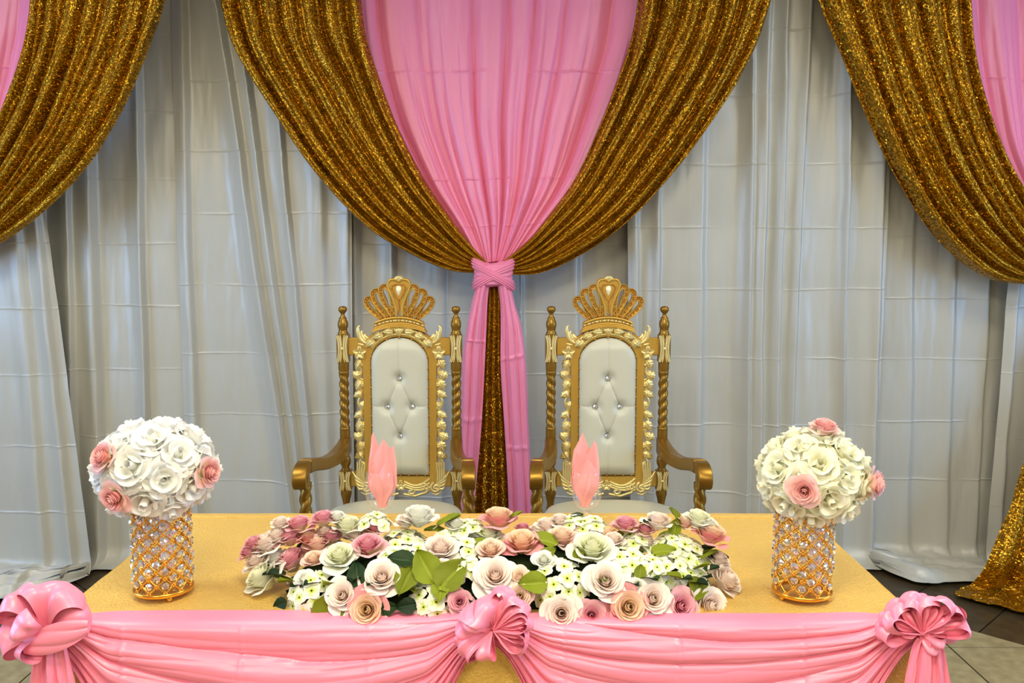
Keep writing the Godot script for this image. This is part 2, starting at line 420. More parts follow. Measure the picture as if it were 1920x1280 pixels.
func make_materials() -> void:
	noise.noise_type = FastNoiseLite.TYPE_SIMPLEX_SMOOTH
	noise.frequency = 0.01
	noise.seed = 7
	var w := mat("white satin", Color(0.72, 0.72, 0.69), 0.38, 0.0, 0.7)
	w.rim_enabled = true
	w.rim = 0.3
	var p := mat("pink satin", Color(0.94, 0.53, 0.67), 0.40, 0.0, 0.6)
	p.rim_enabled = true
	p.rim = 0.5
	var ps := mat("glossy pink satin", Color(0.975, 0.55, 0.67), 0.36, 0.0, 0.6)
	ps.rim_enabled = true
	ps.rim = 0.5
	mat("pink napkin cloth", Color(0.97, 0.65, 0.65), 0.75, 0.0, 0.3)
	sequin_material()
	mat("antique gold paint", Color(0.56, 0.42, 0.15), 0.33, 0.75)
	mat("pale gold leaf", Color(0.87, 0.79, 0.53), 0.34, 0.6)
	mat("flat gold paint", Color(0.76, 0.61, 0.27), 0.42, 0.6)
	mat("dark gold bead", Color(0.74, 0.50, 0.22), 0.3, 0.8)
	mat("ivory leatherette", Color(0.76, 0.755, 0.68), 0.4, 0.0, 0.5)
	mat("rhinestone", Color(0.85, 0.86, 0.9), 0.08, 0.85)
	mat("pearl", Color(0.95, 0.9, 0.75), 0.25, 0.1)
	var gold := mat("polished gold", Color(0.92, 0.69, 0.28), 0.22, 0.95)
	gold.clearcoat_enabled = false
	var cz := mat("crystal", Color(0.92, 0.92, 0.97, 0.10), 0.02, 0.0, 0.6)
	cz.refraction_enabled = true
	cz.refraction_scale = 0.055
	var pt := mat("silk petal", Color.WHITE, 0.75, 0.0, 0.25)
	pt.vertex_color_use_as_albedo = true
	pt.backlight_enabled = true
	pt.backlight = Color(0.7, 0.7, 0.7)
	var lf := mat("leaf", Color.WHITE, 0.6, 0.0, 0.35)
	lf.vertex_color_use_as_albedo = true
	mat("florist foam", Color(0.12, 0.16, 0.09), 0.95, 0, 0.1)
	var g := mat("wine glass", Color(0.95, 0.96, 0.97, 0.06), 0.02, 0.0, 0.5)
	g.transparency = BaseMaterial3D.TRANSPARENCY_ALPHA
	# crushed gold taffeta: fine random wrinkles over broader ones
	var tc := mat("gold taffeta", Color(0.93, 0.77, 0.40), 0.42, 0.28, 0.5)
	var f := FastNoiseLite.new()
	f.noise_type = FastNoiseLite.TYPE_SIMPLEX
	f.fractal_type = FastNoiseLite.FRACTAL_RIDGED
	f.fractal_octaves = 4
	f.frequency = 0.016
	f.domain_warp_enabled = true
	f.domain_warp_amplitude = 40.0
	f.domain_warp_frequency = 0.012
	f.seed = 5
	var nt := NoiseTexture2D.new()
	nt.width = 1024
	nt.height = 1024
	nt.seamless = true
	nt.noise = f
	tc.heightmap_enabled = true
	tc.heightmap_texture = nt
	tc.heightmap_scale = 0.22
	tc.uv1_triplanar = true
	tc.uv1_world_triplanar = true
	tc.uv1_scale = Vector3(3.3, 3.3, 3.6)
	# floor tiles
	for k in 2:
		var dark := k == 1
		var ft := mat("dark floor tile" if dark else "beige floor tile", Color.WHITE, 0.4, 0.0, 0.4)
		var fn := FastNoiseLite.new()
		fn.frequency = 0.02
		fn.fractal_octaves = 5
		fn.seed = 11 + k
		var tx := NoiseTexture2D.new()
		tx.width = 512
		tx.height = 512
		tx.seamless = true
		tx.noise = fn
		var ra := Gradient.new()
		ra.set_color(0, Color(0.20, 0.16, 0.10) if dark else Color(0.52, 0.47, 0.33))
		ra.set_color(1, Color(0.30, 0.25, 0.17) if dark else Color(0.66, 0.61, 0.46))
		tx.color_ramp = ra
		ft.albedo_texture = tx
		ft.uv1_triplanar = true
		ft.uv1_world_triplanar = true
		ft.uv1_scale = Vector3(1.3, 1.3, 1.3)
	mat("grout", Color(0.09, 0.08, 0.07), 0.9, 0, 0.2)
	mat("wall paint", Color(0.80, 0.78, 0.74), 0.8, 0, 0.3)
	mat("ceiling paint", Color(0.86, 0.85, 0.83), 0.9, 0, 0.2)

func sequin_material() -> void:
	# overlapping round sequins, each tilted its own way, as a normal map with a tint per sequin
	var S := 512
	var cell := 4
	var k := S / cell
	var nb := PackedByteArray()
	nb.resize(S * S * 3)
	var ab := PackedByteArray()
	ab.resize(S * S * 3)
	var r := RandomNumberGenerator.new()
	r.seed = 21
	for cy in k:
		for cx in k:
			var th := r.randf() * TAU
			var tl := sp(r.randf(), 1.4) * 0.72
			var x := cos(th) * sin(tl)
			var y := sin(th) * sin(tl)
			var z := cos(tl)
			var br := 0.62 + 0.38 * r.randf()
			for b in cell:
				for a in cell:
					var px := cx * cell + (a + (2 if cy % 2 else 0)) % (cell if cx == k - 1 else 99)
					px = px % S
					var i := ((cy * cell + b) * S + px) * 3
					nb[i] = int(127.5 + 127 * x)
					nb[i + 1] = int(127.5 + 127 * y)
					nb[i + 2] = int(127.5 + 127 * z)
					var edge := 0.55 if (b == cell - 1 or a == cell - 1) else 1.0
					ab[i] = int(255 * br * edge)
					ab[i + 1] = int(255 * br * edge)
					ab[i + 2] = int(255 * br * edge)
	var m := mat("gold sequins", Color(0.96, 0.69, 0.12), 0.25, 0.78)
	m.normal_enabled = true
	m.normal_texture = ImageTexture.create_from_image(Image.create_from_data(S, S, false, Image.FORMAT_RGB8, nb))
	m.albedo_texture = ImageTexture.create_from_image(Image.create_from_data(S, S, false, Image.FORMAT_RGB8, ab))
	m.texture_filter = BaseMaterial3D.TEXTURE_FILTER_NEAREST

# ---------------------------------------------------------------- room

func _ready() -> void:
	rng.seed = 4
	var cam := Camera3D.new()
	cam.name = "camera"
	cam.fov = 2.0 * rad_to_deg(atan(640.0 / 1700.0))
	cam.position = Vector3(0, 1.53, 0)
	cam.rotation_degrees = Vector3(-5.98, 0, 0)
	cam.current = true
	add_child(cam)
	var env := Environment.new()
	env.background_mode = Environment.BG_COLOR
	env.background_color = Color(0.55, 0.68, 0.9)
	env.tonemap_mode = Environment.TONE_MAPPER_LINEAR
	env.tonemap_exposure = 2.5
	env.sdfgi_enabled = true
	env.ssao_enabled = true
	env.ssil_enabled = true
	var we := WorldEnvironment.new()
	we.name = "surroundings"
	we.environment = env
	add_child(we)
	make_materials()
	# ceiling panels: warm white over the room
	for p in PANEL_LIGHTS:
		ceiling_light(Vector3(p[0], 3.06, p[1]), p[2], Color(1.0, 0.955, 0.84), p[3])
	# daylight through a window in each side wall
	for s in [-1.0, 1.0]:
		daylight(s, Vector3(s * 3.95, 1.75, -1.6), WINDOW_ENERGY, Color(0.55, 0.76, 1.0))
	room()
	floor_tiles()
	for i in PANELS.size():
		white_drape(i)
	pink_curtain("A")
	pink_curtain("B")
	pink_curtain("C")
	gold_curtain("A")
	gold_curtain("B")
	gold_curtain("C")
	gold_curtain("D")
	var ch := throne_chair()
	tag(ch, "carved gold throne chair left of the hanging gold and pink curtain tails", "chair", "gold throne chairs")
	ch.position = Vector3(-0.436, 0, -3.5)
	var c2 := ch.duplicate()
	c2.name = "throne_chair_001"
	add_child(c2)
	c2.position = Vector3(0.371, 0, -3.5)
	c2.set_meta("label", "carved gold throne chair right of the hanging gold and pink curtain tails")
	table_cloth()
	table_swag()
	flower_runner()
	vase("crystal_vase", Vector3(-0.781, 0.757, -1.965), 0.0, 7)
	vase("crystal_vase", Vector3(0.645, 0.757, -1.949), 0.4, 8)
	flower_ball(0)
	flower_ball(1)
	napkin_glass(0, Vector3(-0.349, 0.757, -2.35))
	napkin_glass(1, Vector3(0.198, 0.757, -2.35))

const PANEL_LIGHTS := [[-1.7, -2.3, 0.9, "over the left end of the table"], [1.7, -2.3, 0.9, "over the right end of the table"], [0.0, -0.5, 2.3, "in front of the table"], [-1.5, 1.4, 2.6, "far in front, towards the left wall"], [1.5, 1.4, 2.6, "far in front, towards the right wall"]]
const WINDOW_ENERGY := 1.9

func ceiling_light(at: Vector3, e: float, col: Color, where: String) -> void:
	var t := thing("ceiling_light", "flush white panel lamp in the ceiling " + where, "lamp", at, "ceiling panel lamps")
	var f := MB.new()
	for s in [-1, 1]:
		f.box(Vector3(0, 0, s * 0.32), Vector3(1.28, 0.04, 0.04))
		f.box(Vector3(s * 0.62, 0, 0), Vector3(0.04, 0.04, 0.60))
	obj("frame", f.done(), M["ceiling paint"], t)
	var d := MB.new()
	d.box(Vector3(0, 0.004, 0), Vector3(1.2, 0.015, 0.6))
	if not M.has("lamp diffuser"):
		var m := mat("lamp diffuser", Color(0.9, 0.9, 0.88), 0.6)
		m.emission_enabled = true
		m.emission = col
		m.emission_energy_multiplier = 2.0
	obj("diffuser", d.done(), M["lamp diffuser"], t)
	var l := AreaLight3D.new()
	l.name = "lamp_light"
	l.area_size = Vector2(1.2, 0.6)
	l.area_normalize_energy = true
	l.light_energy = e
	l.light_color = col
	l.area_range = 14
	l.shadow_enabled = true
	l.rotation_degrees = Vector3(-90, 0, 0)
	l.position = Vector3(0, -0.03, 0)
	t.add_child(l)

func daylight(s: float, at: Vector3, e: float, col: Color) -> void:
	var w := node("window_1" if s < 0 else "window_2", self, Transform3D(Basis(), at))
	struct(w)
	var f := MB.new()
	for k in [-1, 0, 1]:
		f.box(Vector3(0.03 * s, 0, k * 1.0), Vector3(0.08, 1.6, 0.06))
	for k in [-1, 1]:
		f.box(Vector3(0.03 * s, k * 0.8, 0), Vector3(0.08, 0.06, 2.06))
	obj("window_frame", f.done(), M["ceiling paint"], w)
	var g := MB.new()
	g.box(Vector3(0.05 * s, 0, 0), Vector3(0.008, 1.56, 1.96), 0.001)
	if not M.has("bright window pane"):
		var m := mat("bright window pane", Color(0.8, 0.85, 0.9), 0.2)
		m.emission_enabled = true
		m.emission = col
		m.emission_energy_multiplier = 1.5
	obj("window_pane", g.done(), M["bright window pane"], w)
	var l := AreaLight3D.new()
	l.name = "window_light"
	l.area_size = Vector2(1.9, 1.5)
	l.area_normalize_energy = true
	l.light_energy = e
	l.light_color = col
	l.area_range = 14
	l.shadow_enabled = true
	l.rotation_degrees = Vector3(0, 90 * s, 0)
	l.position = Vector3(-0.03 * s, 0, 0)
	w.add_child(l)

func slab(called: String, o: Vector3, s: Vector3, m: String) -> MeshInstance3D:
	var b := MB.new()
	b.box(Vector3.ZERO, s, 0.002)
	var x := obj(called, b.done(), M[m], null, Transform3D(Basis(), o))
	struct(x)
	return x

func room() -> void:
	slab("wall_back", Vector3(0, 1.55, -4.62), Vector3(8.6, 3.3, 0.12), "wall paint")
	slab("wall_front", Vector3(0, 1.55, 4.06), Vector3(8.6, 3.3, 0.12), "wall paint")
	for s in [-1, 1]:
		# the side wall with its window opening: below, above and on both sides of it
		var b := MB.new()
		b.box(Vector3(0, 0.415, 0), Vector3(0.14, 1.03, 8.8))
		b.box(Vector3(0, 2.86, 0), Vector3(0.14, 0.6, 8.8))
		b.box(Vector3(0, 1.745, -3.5), Vector3(0.14, 1.63, 1.74))
		b.box(Vector3(0, 1.745, 1.92), Vector3(0.14, 1.63, 4.98))
		struct(obj("wall_left" if s < 0 else "wall_right", b.done(), M["wall paint"], null, Transform3D(Basis(), Vector3(s * 4.06, 0, -0.3))))
	slab("ceiling", Vector3(0, 3.15, -0.28), Vector3(8.6, 0.12, 8.9), "ceiling paint")

func floor_tiles() -> void:
	var fl := slab("floor", Vector3(0, -0.062, -0.28), Vector3(8.6, 0.12, 8.9), "grout")
	fl.set_meta("label", "tiled floor, dark brown border round beige tiles")
	var base := Transform3D(Basis(), Vector3(0, 0.062, 0.28))
	# the beige field, cut where the dark border of turned tiles begins
	var field := PackedVector2Array([Vector2(-4.2, 3.9), Vector2(-4.2, -1.44), Vector2(-1.79, -3.85), Vector2(1.485, -3.85), Vector2(4.2, -1.135), Vector2(4.2, 3.9)])
	var rest := MB.new()
	for i in range(-17, 8):
		for j in range(-4, 22):
			var x := 1.682 + i * 0.342
			var z := -3.34 + j * 0.342
			var a := 0.0022
			var sq := PackedVector2Array([Vector2(x + a, z + a), Vector2(x + 0.342 - a, z + a), Vector2(x + 0.342 - a, z + 0.342 - a), Vector2(x + a, z + 0.342 - a)])
			for poly in Geometry2D.intersect_polygons(sq, field):
				if z < -2.2 and absf(x) < 2.9:
					var b := MB.new()
					tile(b, poly)
					obj("tile", b.done(), M["beige floor tile"], fl, base)
				else:
					tile(rest, poly)
	var r := obj("far_tile", rest.done(), M["beige floor tile"], fl, base)
	r.set_meta("kind", "stuff")
	# dark tiles, turned 45 degrees, everywhere behind
	var outside := PackedVector2Array([Vector2(-4.0, -1.24), Vector2(-4.0, -4.55), Vector2(4.0, -4.55), Vector2(4.0, -1.335), Vector2(1.485, -3.85), Vector2(-1.79, -3.85)])
	var q := 0.335
	for i in range(-16, 18):
		for j in range(-16, 18):
			# along (1,1) and (1,-1) in (x, z)
			var o := Vector2(1.82, -3.512) + Vector2(1, 1).normalized() * (i * q + 0.055) + Vector2(1, -1).normalized() * (j * q)
			var e := Vector2(1, 1).normalized()
			var f := Vector2(1, -1).normalized()
			var a := 0.002
			var sq := PackedVector2Array([o + e * a + f * a, o + e * (q - a) + f * a, o + e * (q - a) + f * (q - a), o + e * a + f * (q - a)])
			for poly in Geometry2D.intersect_polygons(sq, outside):
				var b := MB.new()
				tile(b, poly)
				obj("dark_tile", b.done(), M["dark floor tile"], fl, base)

func tile(b: MB, poly: PackedVector2Array) -> void:
	var top := []
	var low := []
	var mid := Vector2.ZERO
	for p in poly:
		mid += p / poly.size()
	for p in poly:
		var d := (p - mid).normalized()
		top.append(Vector3(p.x - d.x * 0.002, 0, p.y - d.y * 0.002))
		low.append(Vector3(p.x, -0.004, p.y))
	if not Geometry2D.is_polygon_clockwise(poly):
		top.reverse()
		low.reverse()
	b.facet(top)
	for i in top.size():
		var k := (i + 1) % top.size()
		b.facet([top[i], low[i], low[k], top[k]])

# ---------------------------------------------------------------- drapes

const DRAPE_LABELS := ["white satin drape at the left edge, its hem pooling forward on the floor", "white satin drape hanging behind the white flower ball", "white satin drape between the white flower ball and the left throne chair", "grey-shaded white satin drape behind both throne chairs", "white satin drape with deep folds behind the right chair's arm and the cream flower ball", "flat creased white satin drape pooling on the floor beside the gold tail on the right", "strip of white satin drape at the right edge behind the gold tail"]

func white_drape(k: int) -> void:
	var d: Array = PANELS[k]
	var z0: float = d[6]
	var pud: float = d[7]
	var folds: Array = d[8]
	var ytop := 3.06
	var H0: float = d[4]
	var H1: float = d[5]
	# rows: height of each row and how far it has run forward on the floor
	var rows := []
	var creases := []
	var y := 0.30 + 0.05 * (k % 3)
	var r := RandomNumberGenerator.new()
	r.seed = 100 + k
	while y < 3.0:
		creases.append(y)
		y += 0.285 + 0.05 * r.randf()
	var ys := []
	var q := ytop
	while q > 0.09:
		ys.append(q)
		q -= 0.03
	for c in creases:
		for e in [-0.012, -0.007, -0.004, -0.002, 0.0, 0.002, 0.004, 0.007, 0.012]:
			ys.append(c + e)
	ys.sort()
	ys.reverse()
	for a in ys:
		rows.append([a, 0.0, 0.0])
	# the hem: a short bend and then what lies on the floor
	for i in range(1, 9):
		var a := i / 8.0 * PI / 2
		rows.append([0.09 - 0.078 * sin(a), 0.078 * (1 - cos(a)), i / 8.0])
	var run := pud
	for i in range(1, 23):
		rows.append([0.012, 0.078 + run * i / 22.0, 1.0 + i / 22.0])
	var nx := 190
	var nr := rows.size() - 1
	var width: float = d[2] - d[0]
	var m := MB.new()
	m.grid(nx, nr, func(u: float, v: float):
		var row: Array = rows[roundi(v * nr)]
		var h: float = row[0]
		var f := (H0 - h) / (H0 - H1)
		var xl: float = lerpf(d[0], d[1], f)
		var xr: float = lerpf(d[2], d[3], f)
		var x := lerpf(xl, xr, u)
		var z := 0.0
		for fo in folds:
			var xc: float = lerpf(fo[0], fo[1], f) + 0.012 * ns(h * 0.6, fo[0] * 3.0)
			var dd: float = (x - xc) / fo[2]
			# a roll of cloth, steeper on its right side
			z += fo[3] * (0.75 * smoothstep(-4.0, 0.0, dd) * (1.0 - smoothstep(0.0, 0.55, dd)) + 0.5 * (exp(-dd * dd * 0.9) if dd < 0 else exp(-dd * dd * 6.0)))
		z += 0.022 * ns(x * 1.6 + k * 5, h * 0.25) + 0.007 * ns(x * 4.0 + 9, h * 0.9 + k)
		# the steps that folding pressed into the cloth
		for c in creases:
			var cy: float = c + 0.012 * ns(x * 1.2 + c * 7.0, k * 3.0)
			var e: float = (h - cy) / 0.0034
			if absf(e) < 4.0:
				var kx := ns(x * 2.5 + c * 11.0, k * 2.0 + 40.0)
				z += 0.0032 * clampf(0.62 + 1.3 * kx, 0.0, 1.15) * exp(-e * e)
			var e2: float = (h - cy) / 0.06
			z -= 0.0025 * exp(-e2 * e2)
		var fl: float = row[2]
		var zz := z0 + z
		if fl > 0.0:
			var b := clampf(fl, 0, 1)
			var g := 0.075 * ridge(row[1] * 9.0 + 1.6 * ns(x * 0.9 + k * 3.0, row[1] * 2.0), 1.2) * (0.5 + ns(x * 1.1 + 4.0, k * 2.0 + row[1])) + 0.05 * maxf(0.0, ns(x * 2.0 + k, row[1] * 4.0)) + 0.012
			h += g * b * smoothstep(0.0, 0.5, pud) * (1.0 - 0.8 * smoothstep(1.6, 2.0, fl))
			var scal := 1.0 + 0.35 * ns(x * 0.9 + k, 3.0)
			if pud > 0.2:
				scal *= sqrt(maxf(0.03, 1.0 - sp(absf(u * 2.0 - 1.0), 3.0)))
			zz = z0 + lerpf(z, 0.4 * z, clampf(fl - 1.0, 0, 1)) + row[1] * scal
			x += 0.04 * ns(x * 1.5, row[1] * 4.0) * b
		return Vector3(x, maxf(h, 0.006), zz))
	var o := obj("white_drape", m.done(), M["white satin"])
	tag(o, DRAPE_LABELS[k], "drape", "white satin backdrop drapes")

func cloth_strip(outer: Array, inner: Array, nu: int, nv: int, fold: Callable, us := 1.0, vs := 1.0) -> ArrayMesh:
	# cloth between two edge curves; fold(u, v, width) pushes it out of its plane
	var m := MB.new()
	m.grid(nu, nv, func(u: float, v: float):
		var a = cr(outer, u)
		var b = cr(inner, u)
		var w: float = (b - a).length()
		return fold.call(u, v, w, a.lerp(b, v)), null, us, vs)
	return m.done()

func ridge(x: float, sharp := 0.65) -> float:
	return sp(absf(sin(PI * x)), sharp)

func swag_mesh(outer: Array, inner: Array, z: float, sd: int) -> ArrayMesh:
	var last := outer.size() - 1
	return cloth_strip(outer, inner, 150, 220, func(u: float, v: float, w: float, p: Vector2):
		var wv: float = v + 0.03 * ns(u * 1.5 + sd, v * 2.0) + 0.012 * sin(u * 7.0 + sd + v * 9.0)
		var amp := clampf(w * 0.15, 0.006, 0.065)
		var f := ridge(wv * 6.5 + sd * 0.31, 0.75) * 0.80 + ridge(wv * 11.0 + 0.9 * ns(v * 3.0 + sd, u) + sd, 0.8) * 0.26 + 0.3 * ns(v * 3.1 + sd * 2.0, u * 0.7)
		# the strip is a shallow roll: its two edges turn back
		var roll := sqrt(maxf(0.0, 1.0 - sp(absf(v * 2.0 - 1.0), 4.0)))
		return Vector3(p.x, p.y, z + amp * f + 0.05 * roll * clampf(w * 2.0, 0.3, 1.0)), 3.0, 1.35)

const GOLD_LABELS := {"A": "gold sequin curtain swept to the pink knot from the left, above the left throne chair", "B": "gold sequin curtain swept to the pink knot from the right, above the right throne chair", "C": "gold sequin curtain in the upper right corner with its tail spread on the floor", "D": "gold sequin curtain in the upper left corner beside the narrow pink strip"}

func gold_curtain(k: String) -> void:
	var o: Array = {"A": SWAG_A_OUT, "B": SWAG_B_OUT, "C": SWAG_C_OUT, "D": SWAG_D_OUT}[k]
	var i: Array = {"A": SWAG_A_IN, "B": SWAG_B_IN, "C": SWAG_C_IN, "D": SWAG_D_IN}[k]
	var t := thing("gold_sequin_curtain", GOLD_LABELS[k], "curtain", Vector3.ZERO, "gold sequin curtains")
	obj("swag", swag_mesh(o, i, -3.98 if k == "D" else -4.13, {"A": 1, "B": 2, "C": 3, "D": 4}[k]), M["gold sequins"], t)
	if k == "A" or k == "B":
		# below the knot the two tails hang side by side
		var a0 := 0.0 if k == "A" else 0.5
		var oo := []
		var ii := []
		for q in TAIL_G_OUT.size():
			oo.append(TAIL_G_OUT[q].lerp(TAIL_G_IN[q], a0))
			ii.append(TAIL_G_OUT[q].lerp(TAIL_G_IN[q], a0 + (0.56 if k == "A" else 0.5)))
		obj("tail", cloth_strip(oo, ii, 90, 60, func(u: float, v: float, w: float, p: Vector2):
			return Vector3(p.x, maxf(p.y, 0.01), -4.13 + ridge(v * 2.5 + 0.2 * sin(u * 4.0), 0.8) * clampf(w * 0.25, 0.006, 0.03) + 0.03 * u), 2.4, 0.2), M["gold sequins"], t)
	if k == "C":
		obj("tail", cloth_strip(TAIL_C_OUT, TAIL_C_IN, 110, 150, func(u: float, v: float, w: float, p: Vector3):
			var amp := clampf(w * 0.09, 0.01, 0.05) * (1.0 - 0.75 * smoothstep(0.72, 0.8, u))
			var f := ridge(v * 7.0 + 0.4 * ns(u, v * 2.0), 0.8)
			var lift := amp * f
			var rump := smoothstep(0.7, 0.78, u) * 0.03 * absf(ns(v * 4.0, u * 9.0))
			return Vector3(p.x, maxf(p.y + rump, 0.012), p.z + lift), 2.6, 1.0), M["gold sequins"], t)

const PINK_LABELS := {"A": "pink satin curtain gathered in a knot in the middle, tails hanging between the chairs", "B": "pink satin curtain in the upper right corner behind the gold sequins", "C": "narrow strip of pink satin curtain in the upper left corner"}

func pink_curtain(k: String) -> void:
	var o: Array = {"A": FAN_A_OUT, "B": FAN_B_OUT, "C": FAN_C_OUT}[k]
	var i: Array = {"A": FAN_A_IN, "B": FAN_B_IN, "C": FAN_C_IN}[k]
	var t := thing("pink_curtain", PINK_LABELS[k], "curtain", Vector3.ZERO, "pink satin curtains")
	var sd: float = {"A": 0.0, "B": 3.0, "C": 6.0}[k]
	var nvv := 260
	# creases across the cloth where it was folded, at these shares of its length
	var cs := [0.37, 0.66, 0.83]
	var us := []
	for q in 111:
		us.append(q / 110.0)
	for c in cs:
		for e in [-0.006, -0.003, -0.0015, 0.0, 0.0015, 0.003, 0.006]:
			us.append(c + e)
	us.sort()
	var nu := us.size() - 1
	obj("upper_curtain", cloth_strip(o, i, nu, nvv, func(uu: float, v: float, _w: float, _p: Vector2):
		var u: float = us[roundi(uu * nu)]
		var a: Vector2 = cr(o, u)
		var b: Vector2 = cr(i, u)
		var w := (b - a).length()
		var p := a.lerp(b, v)
		var wv: float = v + 0.02 * ns(v * 2.0 + sd, u * 0.6)
		var amp := clampf(w * 0.085, 0.006, 0.055)
		var f := 0.75 * ridge(wv * 8.0 + 0.25 * sin(v * 11.0), 0.7) + 0.35 * ridge(wv * 17.0 + ns(v * 5.0, sd), 0.8) * smoothstep(0.2, 0.95, u + 0.2) + 0.5 * ns(v * 4.0 + sd, u * 0.5)
		var z := (-4.04 if k == "C" else -4.2) + amp * f + 0.05 * smoothstep(0.55, 1.0, u)
		for c in cs:
			var e: float = (u - c - 0.006 * ns(v * 3.0, c * 9.0)) / 0.0022
			z += 0.005 * exp(-e * e) * clampf(0.5 + 1.5 * ns(v * 6.0, c * 5.0), 0.0, 1.0)
		return Vector3(p.x, p.y, z)), M["pink satin"], t)
	var kn: Vector3 = {"A": KNOT_A, "B": KNOT_B, "C": KNOT_C}[k]
	curtain_knot(t, kn)
	if k == "A":
		for s in 2:
			var to: Array = TAIL_A_OUT if s == 0 else TAIL_B_OUT
			var ti: Array = TAIL_A_IN if s == 0 else TAIL_B_IN
			var cz := [0.40, 0.62, 0.83] if s else [0.33, 0.55, 0.75]
			obj("tail", cloth_strip(to, ti, 200, 60, func(u: float, v: float, w: float, p: Vector2):
				var z := -4.1 + clampf(w * 0.16, 0.008, 0.03) * (ridge(v * 2.3 + 0.4 * ns(u * 0.8, s * 4.0) + s * 0.4, 0.7) + 0.5 * ns(v * 3.0 + s, u * 1.3)) + 0.035 * sin(PI * v) + 0.03 * u
				for c in cz:
					var e: float = (u - c - 0.004 * ns(v * 4.0, c * 9.0)) / 0.004
					z += 0.006 * exp(-e * e)
				return Vector3(p.x, maxf(p.y, 0.008), z)), M["pink satin"], t)

func curtain_knot(t: Node3D, at: Vector3) -> void:
	# pleated bands wrapped round the gathered cloth, one crossing over the other
	var kn := node("knot", t, Transform3D(Basis(), at))
	for s in 3:
		var tilt: float = [0.12, 0.62, -0.68][s]
		var hh: float = [0.118, 0.075, 0.07][s]
		var ro: float = [0.072, 0.080, 0.083][s]
		var m := MB.new()
		m.grid(72, 40, func(a: float, d: float):
			var th: float = a * TAU
			var y := (d - 0.5) * hh
			var pl := 0.0075 * ridge(d * 5.0 + 0.35 * sin(th * 2.0 + s), 0.8)
			var belly: float = 1.0 - 0.20 * sp(absf(d * 2.0 - 1.0), 2.6) - 0.55 * sp(absf(d * 2.0 - 1.0), 12.0)
			var r: float = ro * belly + pl
			# pinched a little where the folds meet in front
			var pin := 1.0 - (0.25 if s > 0 else 0.1) * exp(-sp(sin(th) - 1.0, 2.0) * 5.0)
			var q := Vector3(cos(th) * r * 1.12, y * pin + sin(tilt) * cos(th) * r, sin(th) * r * 0.7)
			return q, null, 1, 1, true)
		obj("wrap", m.done(), M["pink satin"], kn)

# ---------------------------------------------------------------- throne chair (origin on the floor between the back posts, facing +z)

func cp(x: float, y: float, z := 0.0) -> Vector3:
	# carving drawn on a sheet of 0.39 mm squares
	return Vector3((x - 803.0) * 0.00039, 1.236 - (y - 560.0) * 0.000397, z)

func twist(m: MB, x: float, z: float, y0: float, y1: float, r: float, hand: float, pitch := 0.074) -> void:
	m.grid(28, maxi(24, int((y1 - y0) / 0.0035)), func(a: float, d: float):
		var y: float = lerpf(y0, y1, d)
		var th: float = a * TAU
		var ends := smoothstep(0.0, 0.012, minf(y - y0, y1 - y))
		var s := 0.5 + 0.5 * cos(2.0 * (th + hand * TAU * y / pitch))
		var rr := r * (1.0 - 0.26 * ends * (1.0 - sp(s, 0.6)))
		return Vector3(x + cos(th) * rr, y, z + sin(th) * rr), null, 1, 1, true)

func carved_leaf(len: float, wid: float, high := 0.008) -> ArrayMesh:
	# a carved leaf lying in the xy plane, stalk at the origin, tip along +y, with a cut midrib and side cuts
	var m := MB.new()
	m.grid(16, 14, func(u: float, v: float):
		var s: float = u * 2.0 - 1.0
		var w := wid * sp(sin(PI * clampf(sp(v, 0.8), 0.0, 1.0)), 0.8) * (1.0 + 0.12 * sin(v * 22.0) * absf(s))
		var z := high * (1.0 - s * s) * (0.3 + 0.7 * sin(PI * minf(v * 1.1, 1.0)))
		z -= high * 0.55 * exp(-sp(s / 0.13, 2.0)) * (1.0 - v)
		z -= high * 0.3 * absf(sin(v * 16.0 - absf(s) * 4.0)) * smoothstep(0.2, 0.6, absf(s))
		return Vector3(s * w * 0.5, v * len, z))
	# a back, so that it is solid
	m.grid(2, 8, func(u: float, v: float):
		var s: float = u * 2.0 - 1.0
		return Vector3(s * wid * 0.5 * sp(sin(PI * sp(v, 0.8)), 0.8), v * len, -0.003))
	return m.done()

func carved_flower(r: float) -> ArrayMesh:
	var m := MB.new()
	for k in 5:
		var a0 := k * TAU / 5
		var b := Basis(Vector3.BACK, a0)
		m.grid(10, 8, func(u: float, v: float):
			var s: float = u * 2.0 - 1.0
			var w := r * 0.62 * sp(sin(PI * (0.12 + 0.82 * sp(v, 0.9))), 0.7)
			return b * Vector3(s * w * 0.6, v * r, 0.004 + 0.006 * sin(PI * v * 0.8) - 0.004 * exp(-s * s * 12.0)))
	m.sphere(Vector3(0, 0, 0.007), Vector3(r * 0.2, r * 0.2, r * 0.2), 10, 6)
	return m.done()

func spiral(o: Vector3, r0: float, r1: float, a0: float, a1: float, n := 18) -> Array:
	var p := []
	for i in n + 1:
		var f := float(i) / n
		var a := lerpf(a0, a1, f)
		var r := lerpf(r0, r1, f)
		p.append(o + Vector3(cos(a) * r, sin(a) * r, 0))
	return p

func drop_path(b: Vector3, t: Vector3, hw: float, n := 40) -> Array:
	# a drop-shaped loop from its foot b round its head t
	var ax := t - b
	var L := ax.length()
	ax = ax.normalized()
	var pe := ax.cross(Vector3.BACK)
	var p := []
	for i in n:
		var f := TAU * (i + 0.5) / n
		p.append(b + ax * L * (1.0 - cos(f)) * 0.5 + pe * hw * sin(f) * sp(sin(f * 0.5), 1.3) * 1.25)
	return p

func arch(a: float, rx: float, ry: float, cy: float, z := 0.0) -> Vector3:
	return Vector3(cos(a) * rx, cy + sin(a) * ry, z)

